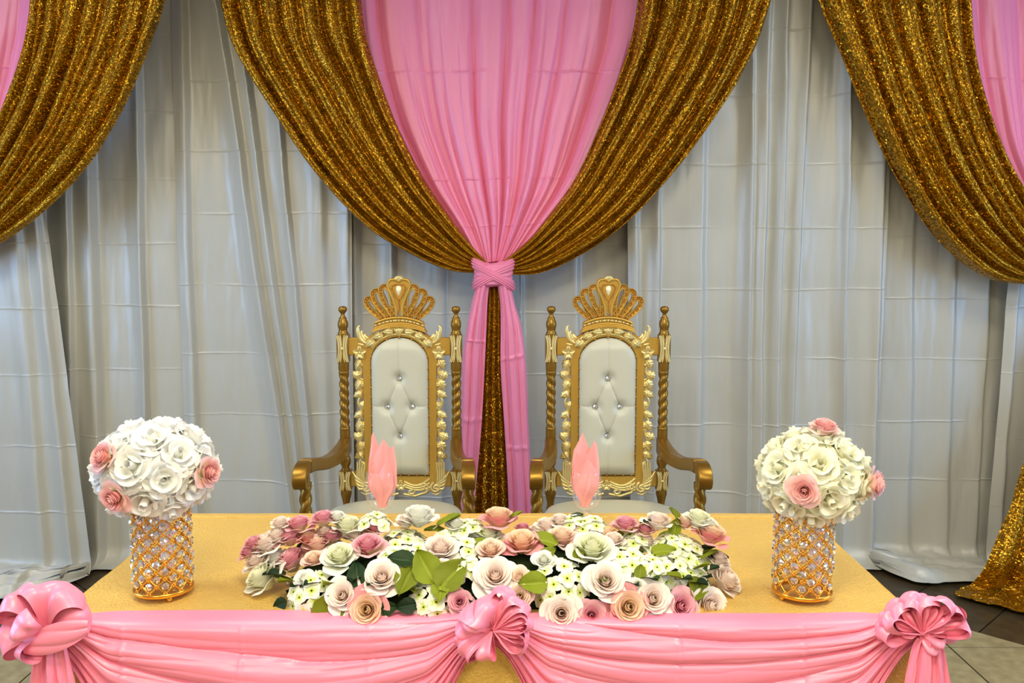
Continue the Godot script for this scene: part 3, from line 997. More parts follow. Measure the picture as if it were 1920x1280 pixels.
func throne_chair() -> Node3D:
	var c := node("throne_chair", self)
	var gold: Material = M["antique gold paint"]
	var pale: Material = M["pale gold leaf"]
	var flat: Material = M["flat gold paint"]
	# back posts, each with its finial and two carved blocks
	var block := MB.new()
	block.box(Vector3.ZERO, Vector3(0.046, 0.112, 0.044), 0.004)
	var rel := MB.new()
	for s in [-1, 1]:
		for k in 2:
			var p := []
			var w := []
			for i in 13:
				var f := i / 12.0 * 2.0 - 1.0
				p.append(Vector3(s * (0.0050 + k * 0.0085 + (0.0125 - k * 0.0045) * f * f), f * (0.053 - k * 0.002), 0.0215))
				w.append(0.0024 + 0.0016 * (1.0 - f * f))
			rel.tube(p, w, 7)
		for k in [-1, 1]:
			rel.tube([Vector3(k * 0.002, s * 0.014, 0.0215), Vector3(k * 0.0055, s * 0.036, 0.0225), Vector3(k * 0.0085, s * 0.053, 0.0215)], [0.001, 0.0030, 0.0022], 6)
	rel.sphere(Vector3(0, 0, 0.022), Vector3(0.0068, 0.0068, 0.006), 12, 7)
	var relief_mesh := rel.done()
	var block_mesh := block.done()
	for s in [-1.0, 1.0]:
		var x: float = s * 0.219
		var m := MB.new()
		m.lathe([Vector2(0.014, 0.0), Vector2(0.019, 0.02), Vector2(0.021, 0.10), Vector2(0.021, 0.40), Vector2(0.021, 0.40), Vector2(0.024, 0.405), Vector2(0.024, 0.47), Vector2(0.018, 0.49), Vector2(0.013, 0.52), Vector2(0.018, 0.545), Vector2(0.022, 0.56), Vector2(0.02, 0.578)], 24, Vector3(x, 0, 0))
		m.lathe([Vector2(0.017, 0.654), Vector2(0.017, 0.662), Vector2(0.014, 0.667), Vector2(0.020, 0.680), Vector2(0.0215, 0.692), Vector2(0.019, 0.706), Vector2(0.0155, 0.714), Vector2(0.018, 0.718), Vector2(0.018, 0.725)], 24, Vector3(x, 0, 0))
		m.box(Vector3(x, 0.752, 0), Vector3(0.042, 0.062, 0.042), 0.004)
		m.lathe([Vector2(0.019, 0.782), Vector2(0.020, 0.786), Vector2(0.020, 0.812), Vector2(0.0185, 0.815), Vector2(0.0205, 0.819), Vector2(0.0205, 0.824), Vector2(0.017, 0.828)], 24, Vector3(x, 0, 0))
		twist(m, x, 0.0, 0.826, 1.040, 0.0195, s)
		m.lathe([Vector2(0.016, 1.036), Vector2(0.0205, 1.040), Vector2(0.0205, 1.045), Vector2(0.018, 1.048), Vector2(0.021, 1.053), Vector2(0.021, 1.084)], 24, Vector3(x, 0, 0))
		var post := obj("back_post", m.done(), gold, c)
		var f := MB.new()
		f.lathe([Vector2(0.020, 1.19), Vector2(0.020, 1.199), Vector2(0.0165, 1.203), Vector2(0.0175, 1.208), Vector2(0.0165, 1.211), Vector2(0.0195, 1.220), Vector2(0.0205, 1.231), Vector2(0.0185, 1.243), Vector2(0.014, 1.249), Vector2(0.0165, 1.252), Vector2(0.0135, 1.256), Vector2(0.0085, 1.262), Vector2(0.0075, 1.272), Vector2(0.0115, 1.276), Vector2(0.0165, 1.283), Vector2(0.017, 1.290), Vector2(0.0145, 1.297), Vector2(0.008, 1.300), Vector2(0.0, 1.301)], 24, Vector3(x, 0, 0))
		obj("finial", f.done(), gold, post)
		for q in [Transform3D(Basis(), Vector3(x, 1.137, 0)), Transform3D(Basis.from_scale(Vector3(1.02, 0.72, 1.02)), Vector3(x, 0.615, 0))]:
			obj("carved_block", block_mesh, gold, post, q)
			obj("block_relief", relief_mesh, pale, post, q)
	# the framed panel: a flat board with an arched opening, and its rails
	var fr := MB.new()
	var outl := []
	var inl := []
	var steps := 26
	for i in steps + 1:
		var a := PI * i / steps
		inl.append(arch(a, 0.1115, 0.100, 1.083))
		outl.append(Vector3(cos(a) * 0.148, 1.083 + sp(sin(a), 0.55) * 0.132, 0))
	for i in 9:
		var f := i / 8.0
		inl.append(Vector3(-0.1115, lerpf(1.083, 0.634, f), 0))
		outl.append(Vector3(-0.142, lerpf(1.083, 0.588, f), 0))
	for i in range(1, 9):
		var f := i / 8.0
		inl.append(Vector3(lerpf(-0.1115, 0.1115, f), 0.634, 0))
		outl.append(Vector3(lerpf(-0.142, 0.142, f), 0.588, 0))
	for i in range(1, 9):
		var f := i / 8.0
		inl.append(Vector3(0.1115, lerpf(0.634, 1.083, f), 0))
		outl.append(Vector3(0.142, lerpf(0.588, 1.083, f), 0))
	var nn := outl.size()
	var sec := [[0.0, 0.012], [0.06, 0.016], [0.94, 0.016], [1.0, 0.012], [1.0, -0.014], [0.0, -0.014], [0.0, 0.012]]
	for k in sec.size() - 1:
		fr.grid(nn - 1, 1, func(u: float, v: float):
			var i := roundi(u * (nn - 1))
			var e: Array = sec[k + roundi(v)]
			var p: Vector3 = inl[i].lerp(outl[i], e[0])
			p.z = e[1]
			return p)
	for s in [-1.0, 1.0]:
		fr.box(Vector3(s * 0.172, 1.145, 0), Vector3(0.075, 0.068, 0.026), 0.003)
		fr.box(Vector3(s * 0.172, 0.620, 0), Vector3(0.075, 0.058, 0.026), 0.003)
	# backing board behind the cushion
	fr.grid(20, 24, func(u: float, v: float):
		var y: float = lerpf(0.60, 1.182, v)
		var w := 0.125 if y < 1.083 else 0.125 * sqrt(maxf(0.0, 1.0 - sp((y - 1.083) / 0.1, 2.0)))
		return Vector3((u * 2.0 - 1.0) * w, y, -0.012))
	var frame := obj("back_frame", fr.done(), flat, c)
	# tufted cushion
	var btn := [Vector2(0, 1.023), Vector2(-0.048, 0.912), Vector2(0.048, 0.912), Vector2(0, 0.797)]
	var lines := [[btn[0], btn[1]], [btn[0], btn[2]], [btn[1], btn[3]], [btn[2], btn[3]], [btn[0], Vector2(0, 1.19)], [btn[1], Vector2(-0.12, 0.914)], [btn[2], Vector2(0.12, 0.914)], [btn[3], Vector2(0, 0.63)]]
	var cu := MB.new()
	cu.grid(56, 120, func(u: float, v: float):
		var y: float = lerpf(0.638, 1.179, v)
		var w := 0.1105 if y < 1.083 else 0.1105 * sqrt(maxf(0.0, 1.0 - sp((y - 1.083) / 0.0965, 2.0)))
		var x: float = (u * 2.0 - 1.0) * w
		var eu: float = 1.0 - sp(absf(u * 2.0 - 1.0), 5.0)
		var ev := (1.0 - sp(1.0 - minf((y - 0.638) / 0.05, 1.0), 2.2)) * (1.0 - sp(1.0 - minf((1.179 - y) / 0.05, 1.0), 2.2))
		var z := 0.012 + 0.030 * sqrt(maxf(0.0, eu)) * ev
		var p := Vector2(x, y)
		for b in btn:
			z -= 0.017 * exp(-p.distance_squared_to(b) / 0.00045)
		for l in range(lines.size()):
			var q := Geometry2D.get_closest_point_to_segment(p, lines[l][0], lines[l][1])
			var dd := p.distance_to(q)
			z -= (0.0042 if l < 4 else 0.0032) * exp(-dd * dd / 0.000012) + 0.002 * exp(-dd * dd / 0.0003)
		return Vector3(x, y, maxf(z, -0.008)))
	var cushion := obj("back_cushion", cu.done(), M["ivory leatherette"], c)
	var jewel := MB.new()
	for ring in [[0.0095, 0.0, 0.0075, 0.004], [0.0075, 0.004, 0.004, 0.0065], [0.004, 0.0065, 0.0, 0.0068]]:
		for k in 10:
			var a := TAU * k / 10
			var b := TAU * (k + 1) / 10
			jewel.facet([Vector3(cos(a) * ring[0], sin(a) * ring[0], ring[1]), Vector3(cos(b) * ring[0], sin(b) * ring[0], ring[1]), Vector3(cos(b) * ring[2], sin(b) * ring[2], ring[3]), Vector3(cos(a) * ring[2], sin(a) * ring[2], ring[3])])
	var jm := jewel.done()
	for b in btn:
		var o := obj("rhinestone_button", jm, M["rhinestone"], cushion, Transform3D(Basis(), Vector3(b.x, b.y, 0.024)))
		o.set_meta("label", "sparkling round rhinestone button")
	var nail := MB.new()
	nail.sphere(Vector3.ZERO, Vector3(0.0042, 0.0042, 0.0034), 8, 5)
	var nm := nail.done()
	for i in 7:
		var a := PI * (i + 0.5) / 7
		obj("nailhead", nm, M["dark gold bead"], cushion, Transform3D(Basis(), arch(a, 0.1105, 0.0975, 1.083, 0.017)))
	for s in [-1, 1]:
		for i in 12:
			obj("nailhead", nm, M["dark gold bead"], cushion, Transform3D(Basis(), Vector3(s * 0.1105, 1.06 - i * 0.0375, 0.017)))
	for i in 7:
		obj("nailhead", nm, M["dark gold bead"], cushion, Transform3D(Basis(), Vector3(-0.096 + i * 0.032, 0.638, 0.017)))
	# openwork strips of carved leaves on both sides
	for s in [-1.0, 1.0]:
		var st := MB.new()
		var p := []
		for i in 60:
			var f := i / 59.0
			p.append(Vector3(s * (0.156 + 0.008 * sin(f * 34.0)), lerpf(0.66, 1.10, f), 0.002))
		st.tube(p, 0.0055, 7)
		for i in 7:
			st.tube([Vector3(s * 0.139, 0.68 + i * 0.066, 0.0), Vector3(s * 0.158, 0.69 + i * 0.066, 0.0)], 0.005, 6)
		var vine := obj("carved_strip", st.done(), pale, c)
		obj("flower", carved_flower(0.026), pale, vine, Transform3D(Basis(), Vector3(s * 0.153, 1.122, 0.016)))
		var la := carved_leaf(0.047, 0.036)
		var lb := carved_leaf(0.037, 0.031)
		for i in 11:
			var y := 1.095 - i * 0.0405
			var flip := 1.0 if i % 2 == 0 else -1.0
			var bb := Basis(Vector3.BACK, s * flip * 0.5 + (PI if i % 3 != 1 else 0.0)) * Basis(Vector3.UP, 0.25 * flip)
			obj("leaf", la if i % 2 == 0 else lb, pale, vine, Transform3D(bb, Vector3(s * (0.157 - 0.007 * flip), y - (0.038 if i % 3 == 1 else 0.0), 0.006)))
			obj("leaf", lb, pale, vine, Transform3D(Basis(Vector3.BACK, s * (-flip) * 1.15 + PI), Vector3(s * (0.155 + 0.006 * flip), y - 0.012, 0.004)))
		# foot of the strip: fluted stalk and an acanthus scroll
		var foot := MB.new()
		for k in 4:
			foot.tube([Vector3(s * (0.143 + k * 0.008), 0.60, 0.017), Vector3(s * (0.146 + k * 0.008), 0.64, 0.02), Vector3(s * (0.140 + k * 0.010), 0.69, 0.014)], [0.0042, 0.0054, 0.003], 7)
		foot.tube(spiral(Vector3(s * 0.137, 0.588, 0.018), 0.021, 0.004, PI * 0.6, PI * 0.6 + s * 9.0, 30), 0.0058, 7)
		for k in 4:
			foot.tube([Vector3(s * 0.128, 0.583 + k * 0.003, 0.016), Vector3(s * (0.165 + k * 0.004), 0.583 + k * 0.016, 0.02), Vector3(s * (0.176 + k * 0.005), 0.600 + k * 0.018, 0.017)], [0.0035, 0.0062, 0.002], 7)
		foot.tube([Vector3(s * 0.12, 0.565, 0.016), Vector3(s * 0.14, 0.560, 0.018), Vector3(s * 0.158, 0.570, 0.016)], [0.002, 0.005, 0.002], 6)
		obj("acanthus_scroll", foot.done(), pale, vine)
	# lower rail carving between the strips
	var ap := MB.new()
	for s in [-1.0, 1.0]:
		for k in 3:
			var q := []
			for i in 15:
				var f := i / 14.0
				q.append(Vector3(s * (0.012 + f * 0.102), 0.612 - 0.010 * k - 0.022 * sin(f * PI * (1.0 - 0.12 * k)) + 0.012 * f, 0.014))
			ap.tube(q, 0.0054, 7)
		ap.tube(spiral(Vector3(s * 0.088, 0.588, 0.014), 0.020, 0.003, -PI * 0.3, -PI * 0.3 + s * 8.0, 26), 0.0056, 7)
		ap.tube(spiral(Vector3(s * 0.040, 0.572, 0.014), 0.017, 0.003, PI * 0.5, PI * 0.5 - s * 7.0, 22), 0.0054, 7)
		ap.tube([Vector3(s * 0.01, 0.562, 0.012), Vector3(s * 0.055, 0.553, 0.012), Vector3(s * 0.10, 0.568, 0.012), Vector3(s * 0.125, 0.588, 0.012)], 0.006, 7)
	var apron := obj("carved_apron", ap.done(), pale, c)
	obj("shell", carved_flower(0.022), pale, apron, Transform3D(Basis(), Vector3(0, 0.598, 0.014)))
	# garland over the arch, with a volute at each end and an acanthus plume beside it
	var ga := MB.new()
	for r in 2:
		var p := []
		for i in 31:
			var a := lerpf(0.17, 0.83, i / 30.0) * PI
			p.append(arch(a, 0.121 + r * 0.024, 0.111 + r * 0.023, 1.083, 0.018))
		ga.tube(p, 0.0035, 6)
	for s in [-1.0, 1.0]:
		ga.tube(spiral(Vector3(s * 0.103, 1.157, 0.019), 0.014, 0.003, (0.5 if s > 0 else 0.5) * PI, 0.5 * PI - s * 8.5, 26), 0.0042, 6)
	var garland := obj("crest_garland", ga.done(), pale, c)
	var gl := carved_leaf(0.044, 0.036, 0.012)
	for s in [-1.0, 1.0]:
		for k in 3:
			var a: float = PI / 2 - s * (0.15 + k * 0.31)
			obj("leaf", gl, pale, garland, Transform3D(Basis(Vector3.BACK, a - PI / 2 - s * PI / 2 + s * 0.12), arch(a, 0.133, 0.1225, 1.083, 0.022)))
	var sh := MB.new()
	for k in 5:
		sh.tube([Vector3(0, -0.008, 0.002), Vector3((k - 2) * 0.006, 0.012, 0.008), Vector3((k - 2) * 0.0085, 0.022 - absf(k - 2) * 0.003, 0.003)], [0.003, 0.0055, 0.003], 7)
	obj("shell", sh.done(), pale, garland, Transform3D(Basis(), Vector3(0, 1.196, 0.016)))
	for s in [-1.0, 1.0]:
		var pl := MB.new()
		for k in 4:
			var q := []
			var rr := []
			var way: Array = [[0.100, 1.164, 0.128, 1.158, 0.150, 1.174, 0.158, 1.199, 0.159, 1.217, 0.152, 1.226], [0.102, 1.171, 0.126, 1.167, 0.142, 1.180, 0.147, 1.197, 0.143, 1.206], [0.104, 1.178, 0.122, 1.176, 0.132, 1.185, 0.133, 1.194], [0.106, 1.157, 0.135, 1.150, 0.158, 1.156, 0.168, 1.168]][k]
			var way3 := []
			for i in way.size() / 2:
				way3.append(Vector3(s * way[i * 2], way[i * 2 + 1], 0.008 + (0.004 if k == 0 else 0.0)))
			for i in 17:
				var f := i / 16.0
				q.append(cr(way3, f))
				rr.append(0.0028 + 0.0056 * sin(PI * sp(f, 0.85)))
			pl.tube(q, rr, 8, false, 0.8)
		pl.box(Vector3(s * 0.128, 1.168, -0.002), Vector3(0.045, 0.02, 0.014), 0.003, Basis(Vector3.BACK, s * 0.25))
		obj("acanthus_plume", pl.done(), pale, garland)
	# crown
	var crown := node("crown", c)
	var bm := MB.new()
	var mould := func(y0: float, y1: float, w0: float, zf: float, sag: float):
		var n := 24
		bm.grid(n, 6, func(u: float, v: float):
			var s: float = u * 2.0 - 1.0
			var k := roundi(v * 6)
			var e: Array = [[0.0, 0.0], [0.0, 0.85], [0.12, 1.0], [0.88, 1.0], [1.0, 0.85], [1.0, 0.0], [0.0, 0.0]][k]
			return Vector3(s * w0, lerpf(y0, y1, e[0]) - sag * s * s, -0.012 + (zf + 0.012) * e[1]))
		for s in [-1.0, 1.0]:
			bm.facet([Vector3(s * w0, y0 - sag, -0.012), Vector3(s * w0, y1 - sag, -0.012), Vector3(s * w0, y1 - sag, zf), Vector3(s * w0, y0 - sag, zf)])
	mould.call(1.253, 1.262, 0.094, 0.022, 0.022)
	mould.call(1.238, 1.255, 0.097, 0.015, 0.022)
	mould.call(1.231, 1.239, 0.099, 0.020, 0.022)
	mould.call(1.225, 1.232, 0.102, 0.023, 0.022)
	mould.call(1.219, 1.226, 0.107, 0.026, 0.022)
	obj("crown_base", bm.done(), flat, crown)
	var pr := MB.new()
	pr.sphere(Vector3.ZERO, Vector3(0.0052, 0.0052, 0.005), 10, 6)
	var pr2 := MB.new()
	pr2.sphere(Vector3.ZERO, Vector3(0.0095, 0.0046, 0.005), 10, 6)
	for i in 13:
		var x := (i - 6) * 0.0150
		obj("bead", pr.done() if i % 2 == 0 else pr2.done(), pale, crown, Transform3D(Basis(Vector3.BACK, -x * 4.4), Vector3(x, 1.2465 - 0.022 * sp(x / 0.097, 2.0), 0.016)))
	var lobes := [[805, 480, 805, 128, 0.0, 0], [745, 495, 652, 205, 54.0, 1], [865, 495, 957, 205, 54.0, 1], [690, 505, 566, 250, 50.0, 2], [920, 505, 1042, 250, 50.0, 2], [628, 520, 488, 328, 44.0, 3], [985, 520, 1120, 328, 44.0, 3]]
	var rim := [Vector2(-0.010, -0.010), Vector2(-0.010, 0.006), Vector2(-0.0085, 0.009), Vector2(-0.0062, 0.006), Vector2(-0.0052, 0.002), Vector2(0.0052, 0.002), Vector2(0.0062, 0.006), Vector2(0.0085, 0.009), Vector2(0.010, 0.006), Vector2(0.010, -0.010), Vector2(-0.010, -0.010)]
	for l in lobes:
		var z: float = 0.012 - l[5] * 0.004
		var b := cp(l[0], l[1], z)
		var t := cp(l[2], l[3], z)
		var lm := MB.new()
		var beads := MB.new()
		if l[5] == 0:
			# the middle lobe: a solid heart-shaped drop with a raised rim
			var o := []
			for q in [[775, 490], [765, 400], [735, 310], [702, 235], [696, 180], [722, 142], [765, 140], [805, 156], [845, 140], [888, 142], [912, 180], [906, 235], [872, 310], [842, 400], [835, 490]]:
				o.append(cp(q[0], q[1], 0.012))
			var oc := []
			for i in 57:
				oc.append(cr(o, i / 56.0))
			lm.grid(56, 3, func(u: float, v: float):
				var p: Vector3 = oc[roundi(u * 56)]
				var mid := Vector3(0, lerpf(p.y, 1.33, 0.35), p.z)
				var q := p.lerp(mid, v)
				q.z += 0.001
				return q)
			lm.grid(56, 3, func(u: float, v: float):
				var p: Vector3 = oc[roundi(u * 56)]
				var q := p.lerp(Vector3(0, lerpf(p.y, 1.33, 0.35), p.z), v)
				q.z = -0.010
				return q)
			lm.tube(oc, 0.0052, 8)
			var back := []
			for p in oc:
				back.append(p - Vector3(0, 0, 0.011))
			lm.tube(back, 0.0052, 6)
			var bp := []
			for q in [[805, 470], [805, 425], [805, 385], [803, 350], [775, 305], [752, 262], [738, 218], [752, 190], [803, 184], [856, 190], [868, 218], [855, 262], [832, 305], [805, 345]]:
				bp.append(cp(q[0], q[1], 0.015))
			for i in 34:
				beads.sphere(cr(bp, i / 33.0), Vector3(0.0032, 0.0032, 0.003), 8, 5)
		else:
			var path := drop_path(b, t, l[4] * 0.00039)
			lm.band(path, true, rim)
			for i in 26:
				var f := (i + 0.5) / 26.0
				var q: Vector3 = path[int(f * path.size())]
				beads.sphere(q + Vector3(0, 0, 0.0040), Vector3(0.0036, 0.0036, 0.0034), 8, 5)
		var lo := obj("crown_lobe", lm.done(), flat, crown)
		obj("bead_row", beads.done(), M["dark gold bead"], lo)
	var gem := MB.new()
	gem.grid(20, 6, func(u: float, v: float):
		var a: float = u * TAU
		var y := sin(a)
		return Vector3(cos(a) * 0.0125 * (0.75 + 0.35 * y) * (1.0 - v), y * 0.019 * (1.0 - v), 0.007 * sin(v * PI / 2)), null, 1, 1, true)
	var gm := obj("gem", gem.done(), M["pearl"], crown, Transform3D(Basis(), cp(803, 245, 0.0135)))
	gm.set_meta("label", "cream drop-shaped gem")
	var tp := MB.new()
	for k in 7:
		var a := (k - 3) * 0.42
		tp.tube([Vector3(0, -0.004, 0.0), Vector3(sin(a) * 0.011, cos(a) * 0.009, 0.004), Vector3(sin(a) * 0.018, cos(a) * 0.014, 0.0)], [0.002, 0.0042, 0.0022], 7)
	obj("shell_top", tp.done(), pale, crown, Transform3D(Basis(), cp(805, 138, 0.014)))
	# arms, seat and front legs
	for s in [-1.0, 1.0]:
		var cen := [Vector3(0.219, 0.752, 0.012), Vector3(0.222, 0.745, 0.08), Vector3(0.236, 0.738, 0.17), Vector3(0.257, 0.745, 0.27), Vector3(0.276, 0.765, 0.36), Vector3(0.285, 0.768, 0.43), Vector3(0.288, 0.748, 0.466), Vector3(0.288, 0.725, 0.470), Vector3(0.287, 0.712, 0.458)]
		var hs := [0.064, 0.056, 0.044, 0.042, 0.046, 0.048, 0.046, 0.040, 0.026]
		var am := MB.new()
		var sc := [Vector2(-1, -0.8), Vector2(-1, 0.75), Vector2(-0.8, 1), Vector2(0.8, 1), Vector2(1, 0.75), Vector2(1, -0.8), Vector2(0.85, -1), Vector2(-0.85, -1), Vector2(-1, -0.8)]
		var nst := 48
		am.grid(nst, 8, func(u: float, v: float):
			var p: Vector3 = cr(cen, u)
			var e := 0.01
			var d: Vector3 = cr(cen, minf(u + e, 1.0)) - cr(cen, maxf(u - e, 0.0))
			d = d.normalized()
			var up := d.cross(Vector3.RIGHT).normalized() * -1.0
			if up.y < 0 and u < 0.6:
				up = -up
			var h: float = cr(hs, u)
			var k: Vector2 = sc[roundi(v * 8)]
			var q := p + Vector3(k.x * 0.0235, 0, 0) + up * (k.y * h * 0.5)
			q.x *= s
			return q)
		var arm := obj("armrest", am.done(), gold, c)
		var roll := MB.new()
		roll.grid(22, 5, func(a: float, d: float):
			var e: Array = [[0.0, -0.0232], [0.021, -0.0232], [0.0235, -0.02], [0.0235, 0.02], [0.021, 0.0232], [0.0, 0.0232]][roundi(d * 5)]
			return Vector3(s * 0.287 + e[1], 0.733 + sin(a * TAU) * e[0], 0.446 + cos(a * TAU) * e[0]), null, 1, 1, true)
		obj("scroll_end", roll.done(), gold, arm)
		var lg := MB.new()
		lg.lathe([Vector2(0.016, 0.0), Vector2(0.020, 0.015), Vector2(0.022, 0.07), Vector2(0.022, 0.07), Vector2(0.026, 0.08), Vector2(0.020, 0.10), Vector2(0.016, 0.11)], 24, Vector3(s * 0.284, 0, 0.412))
		twist(lg, s * 0.284, 0.412, 0.105, 0.712, 0.0225, -s, 0.10)
		obj("front_leg", lg.done(), gold, c)
	var seat := MB.new()
	seat.grid(48, 22, func(u: float, v: float):
		var a: float = u * TAU
		# top centre, out to the rim, down the side and under
		var rr := minf(1.0, v * 1.35)
		var c4 := sp(sp(absf(cos(a)), 3.2) + sp(absf(sin(a)), 3.2), -1.0 / 3.2)
		var x := cos(a) * c4 * 0.252
		var z := sin(a) * c4 * 0.245
		var fall := maxf(0.0, v - 0.74) / 0.26
		var y := 0.579 - 0.032 * sp(rr, 3.5) - 0.075 * fall
		var bulge := 1.0 + 0.03 * sin(fall * PI)
		return Vector3(x * rr * bulge, y, 0.30 + z * rr * bulge), null, 1, 1, true)
	obj("seat_cushion", seat.done(), M["ivory leatherette"], c)
	var sf := MB.new()
	for s in [-1.0, 1.0]:
		sf.box(Vector3(s * 0.252, 0.445, 0.21), Vector3(0.034, 0.075, 0.42), 0.004, Basis(Vector3.UP, s * 0.155))
	sf.box(Vector3(0, 0.445, 0.0), Vector3(0.42, 0.075, 0.03), 0.004)
	sf.box(Vector3(0, 0.445, 0.425), Vector3(0.56, 0.075, 0.034), 0.004)
	obj("seat_frame", sf.done(), flat, c)
	return c

# ---------------------------------------------------------------- table

const TX := -0.055
const THALF := 0.909
const TZ0 := -2.583
const TZ1 := -1.825

func table_cloth() -> void:
	var t := thing("tablecloth", "crumpled gold taffeta cloth covering the long head table", "tablecloth", Vector3(TX, 0, (TZ0 + TZ1) / 2))
	var hw := THALF
	var hd := (TZ1 - TZ0) / 2
	var top := MB.new()
	top.grid(180, 80, func(u: float, v: float):
		var x: float = lerpf(-hw, hw, u)
		var z: float = lerpf(-hd, hd, v)
		return Vector3(x, 0.7545 + 0.0022 * ns(x * 2.0, z * 5.0) + 0.0012 * ns(x * 6.0, z * 9.0), z))
	# the fold line along the far edge
	var tp := obj("cloth_top", top.done(), M["gold taffeta"], t)
	var hem := MB.new()
	var q := []
	for i in 91:
		q.append(Vector3(lerpf(-hw, hw, i / 90.0), 0.7552, -hd + 0.034 + 0.001 * ns(i * 0.05, 2.0)))
	hem.tube(q, 0.0014, 6)
	obj("pressed_fold", hem.done(), M["gold taffeta"], tp)
	# the falls: one running skirt round the table with soft folds
	var sk := MB.new()
	var per := []
	for e in [[Vector2(-hw, -hd), Vector2(-hw, hd), 40], [Vector2(-hw, hd), Vector2(hw, hd), 130], [Vector2(hw, hd), Vector2(hw, -hd), 40], [Vector2(hw, -hd), Vector2(-hw, -hd), 130]]:
		for i in e[2]:
			per.append(e[0].lerp(e[1], float(i) / e[2]))
	per.append(per[0])
	var np := per.size() - 1
	sk.grid(np, 40, func(u: float, v: float):
		var i := roundi(u * np)
		var p: Vector2 = per[i]
		var d: Vector2 = (per[(i + 1) % np] - per[(i + np - 1) % np]).normalized()
		var out := Vector2(-d.y, d.x)
		var y := lerpf(0.7545, 0.012, v)
		var a := u * 62.0 * TAU
		var bend := 0.004 * smoothstep(0.0, 0.02, v)
		var w := bend + smoothstep(0.02, 1.0, v) * (0.03 + 0.022 * sin(a * 0.55 + 2.0 * ns(u * 9.0, 1.0)))
		p += out * w * (1.0 if out.dot(p) > 0 else -1.0)
		return Vector3(p.x, y, p.y))
	obj("cloth_fall", sk.done(), M["gold taffeta"], t)

func ribbon_loop(m: MB, o: Vector3, dir: Vector3, len: float, wid: float, deep: float, turn: float, pleats := 3.0, amp := 0.004, sd := 0.0) -> void:
	# a loop of satin: leaves the knot, rounds over and comes back, creased towards the knot
	var d := dir.normalized()
	var side := d.cross(Vector3.BACK if absf(d.z) < 0.9 else Vector3.UP).normalized()
	var nrm := side.cross(d).normalized()
	var b := Basis(d, turn)
	side = b * side
	nrm = b * nrm
	m.grid(44, 26, func(u: float, v: float):
		var s := sin(PI * u)
		var w: float = (v - 0.5) * wid * (0.22 + 0.78 * sp(s, 0.8))
		var r := len * sp(s, 0.85) * (1.0 - 0.10 * sp(absf(v * 2.0 - 1.0), 2.0))
		var h := deep * sin(TAU * u) * (0.9 + 0.2 * sin(v * 5.0 + sd))
		var pl := amp * sin(TAU * pleats * v + sd + 2.5 * sin(PI * u)) * (0.3 + 0.7 * s)
		var cup := deep * 0.35 * (1.0 - sp(v * 2.0 - 1.0, 2.0)) * s
		return o + d * (r + pl * 0.5) + side * w + nrm * (h + pl + cup * signf(0.5 - u) * 0.6))

func fan_puff(m: MB, o: Vector3, a0: float, a1: float, r: float, deep: float, pleats: float, sd := 0.0) -> void:
	# a gathered puff swept round the knot like a scrunched frill, pleats running to the middle
	m.grid(260, 26, func(u: float, v: float):
		var a: float = lerpf(a0, a1, u) + 0.05 * ns(v * 1.5, sd + u)
		var ed := sp(sin(PI * clampf(u, 0.03, 0.97)), 0.3)
		var ph: float = u * pleats + 0.7 * ns(u * 2.0, sd) + sd
		var pw := ridge(ph, 0.75) * 2.0 - 1.0
		var prof := sin(PI * v)
		var tall := 1.0 + 0.22 * ns(floorf(ph) * 0.41, sd * 3.0)
		var rr := r * ed * (sp(prof, 0.7) * (tall + 0.07 * pw) + 0.05)
		var zz := deep * cos(PI * v) * (0.30 + 0.70 * prof) + 0.013 * pw * sp(prof, 0.7) * (1.0 if v < 0.6 else 0.3)
		return o + Vector3(cos(a) * rr, sin(a) * rr * 0.92, zz))

func loop_fan(parent: Node3D, o: Vector3, a0: float, a1: float, n: int, len: float, wid: float, sd: int) -> void:
	# a row of upright loops pulled out of the knot, standing side by side
	var r := RandomNumberGenerator.new()
	r.seed = sd
	for k in n:
		var a := lerpf(a0, a1, (k + 0.3 * r.randf()) / (n - 1.0))
		var m := MB.new()
		ribbon_loop(m, o + Vector3(0, 0, 0.003 * (k % 2)), Vector3(cos(a), sin(a) * 0.92, 0.12 * (r.randf() - 0.3)), len * (0.84 + 0.22 * r.randf()), wid * (0.9 + 0.3 * r.randf()), 0.014 + 0.009 * r.randf(), 1.1 + 0.7 * r.randf(), 1.2 + r.randf(), 0.004, r.randf() * 6.0)
		obj("loop", m.done(), M["glossy pink satin"], parent)

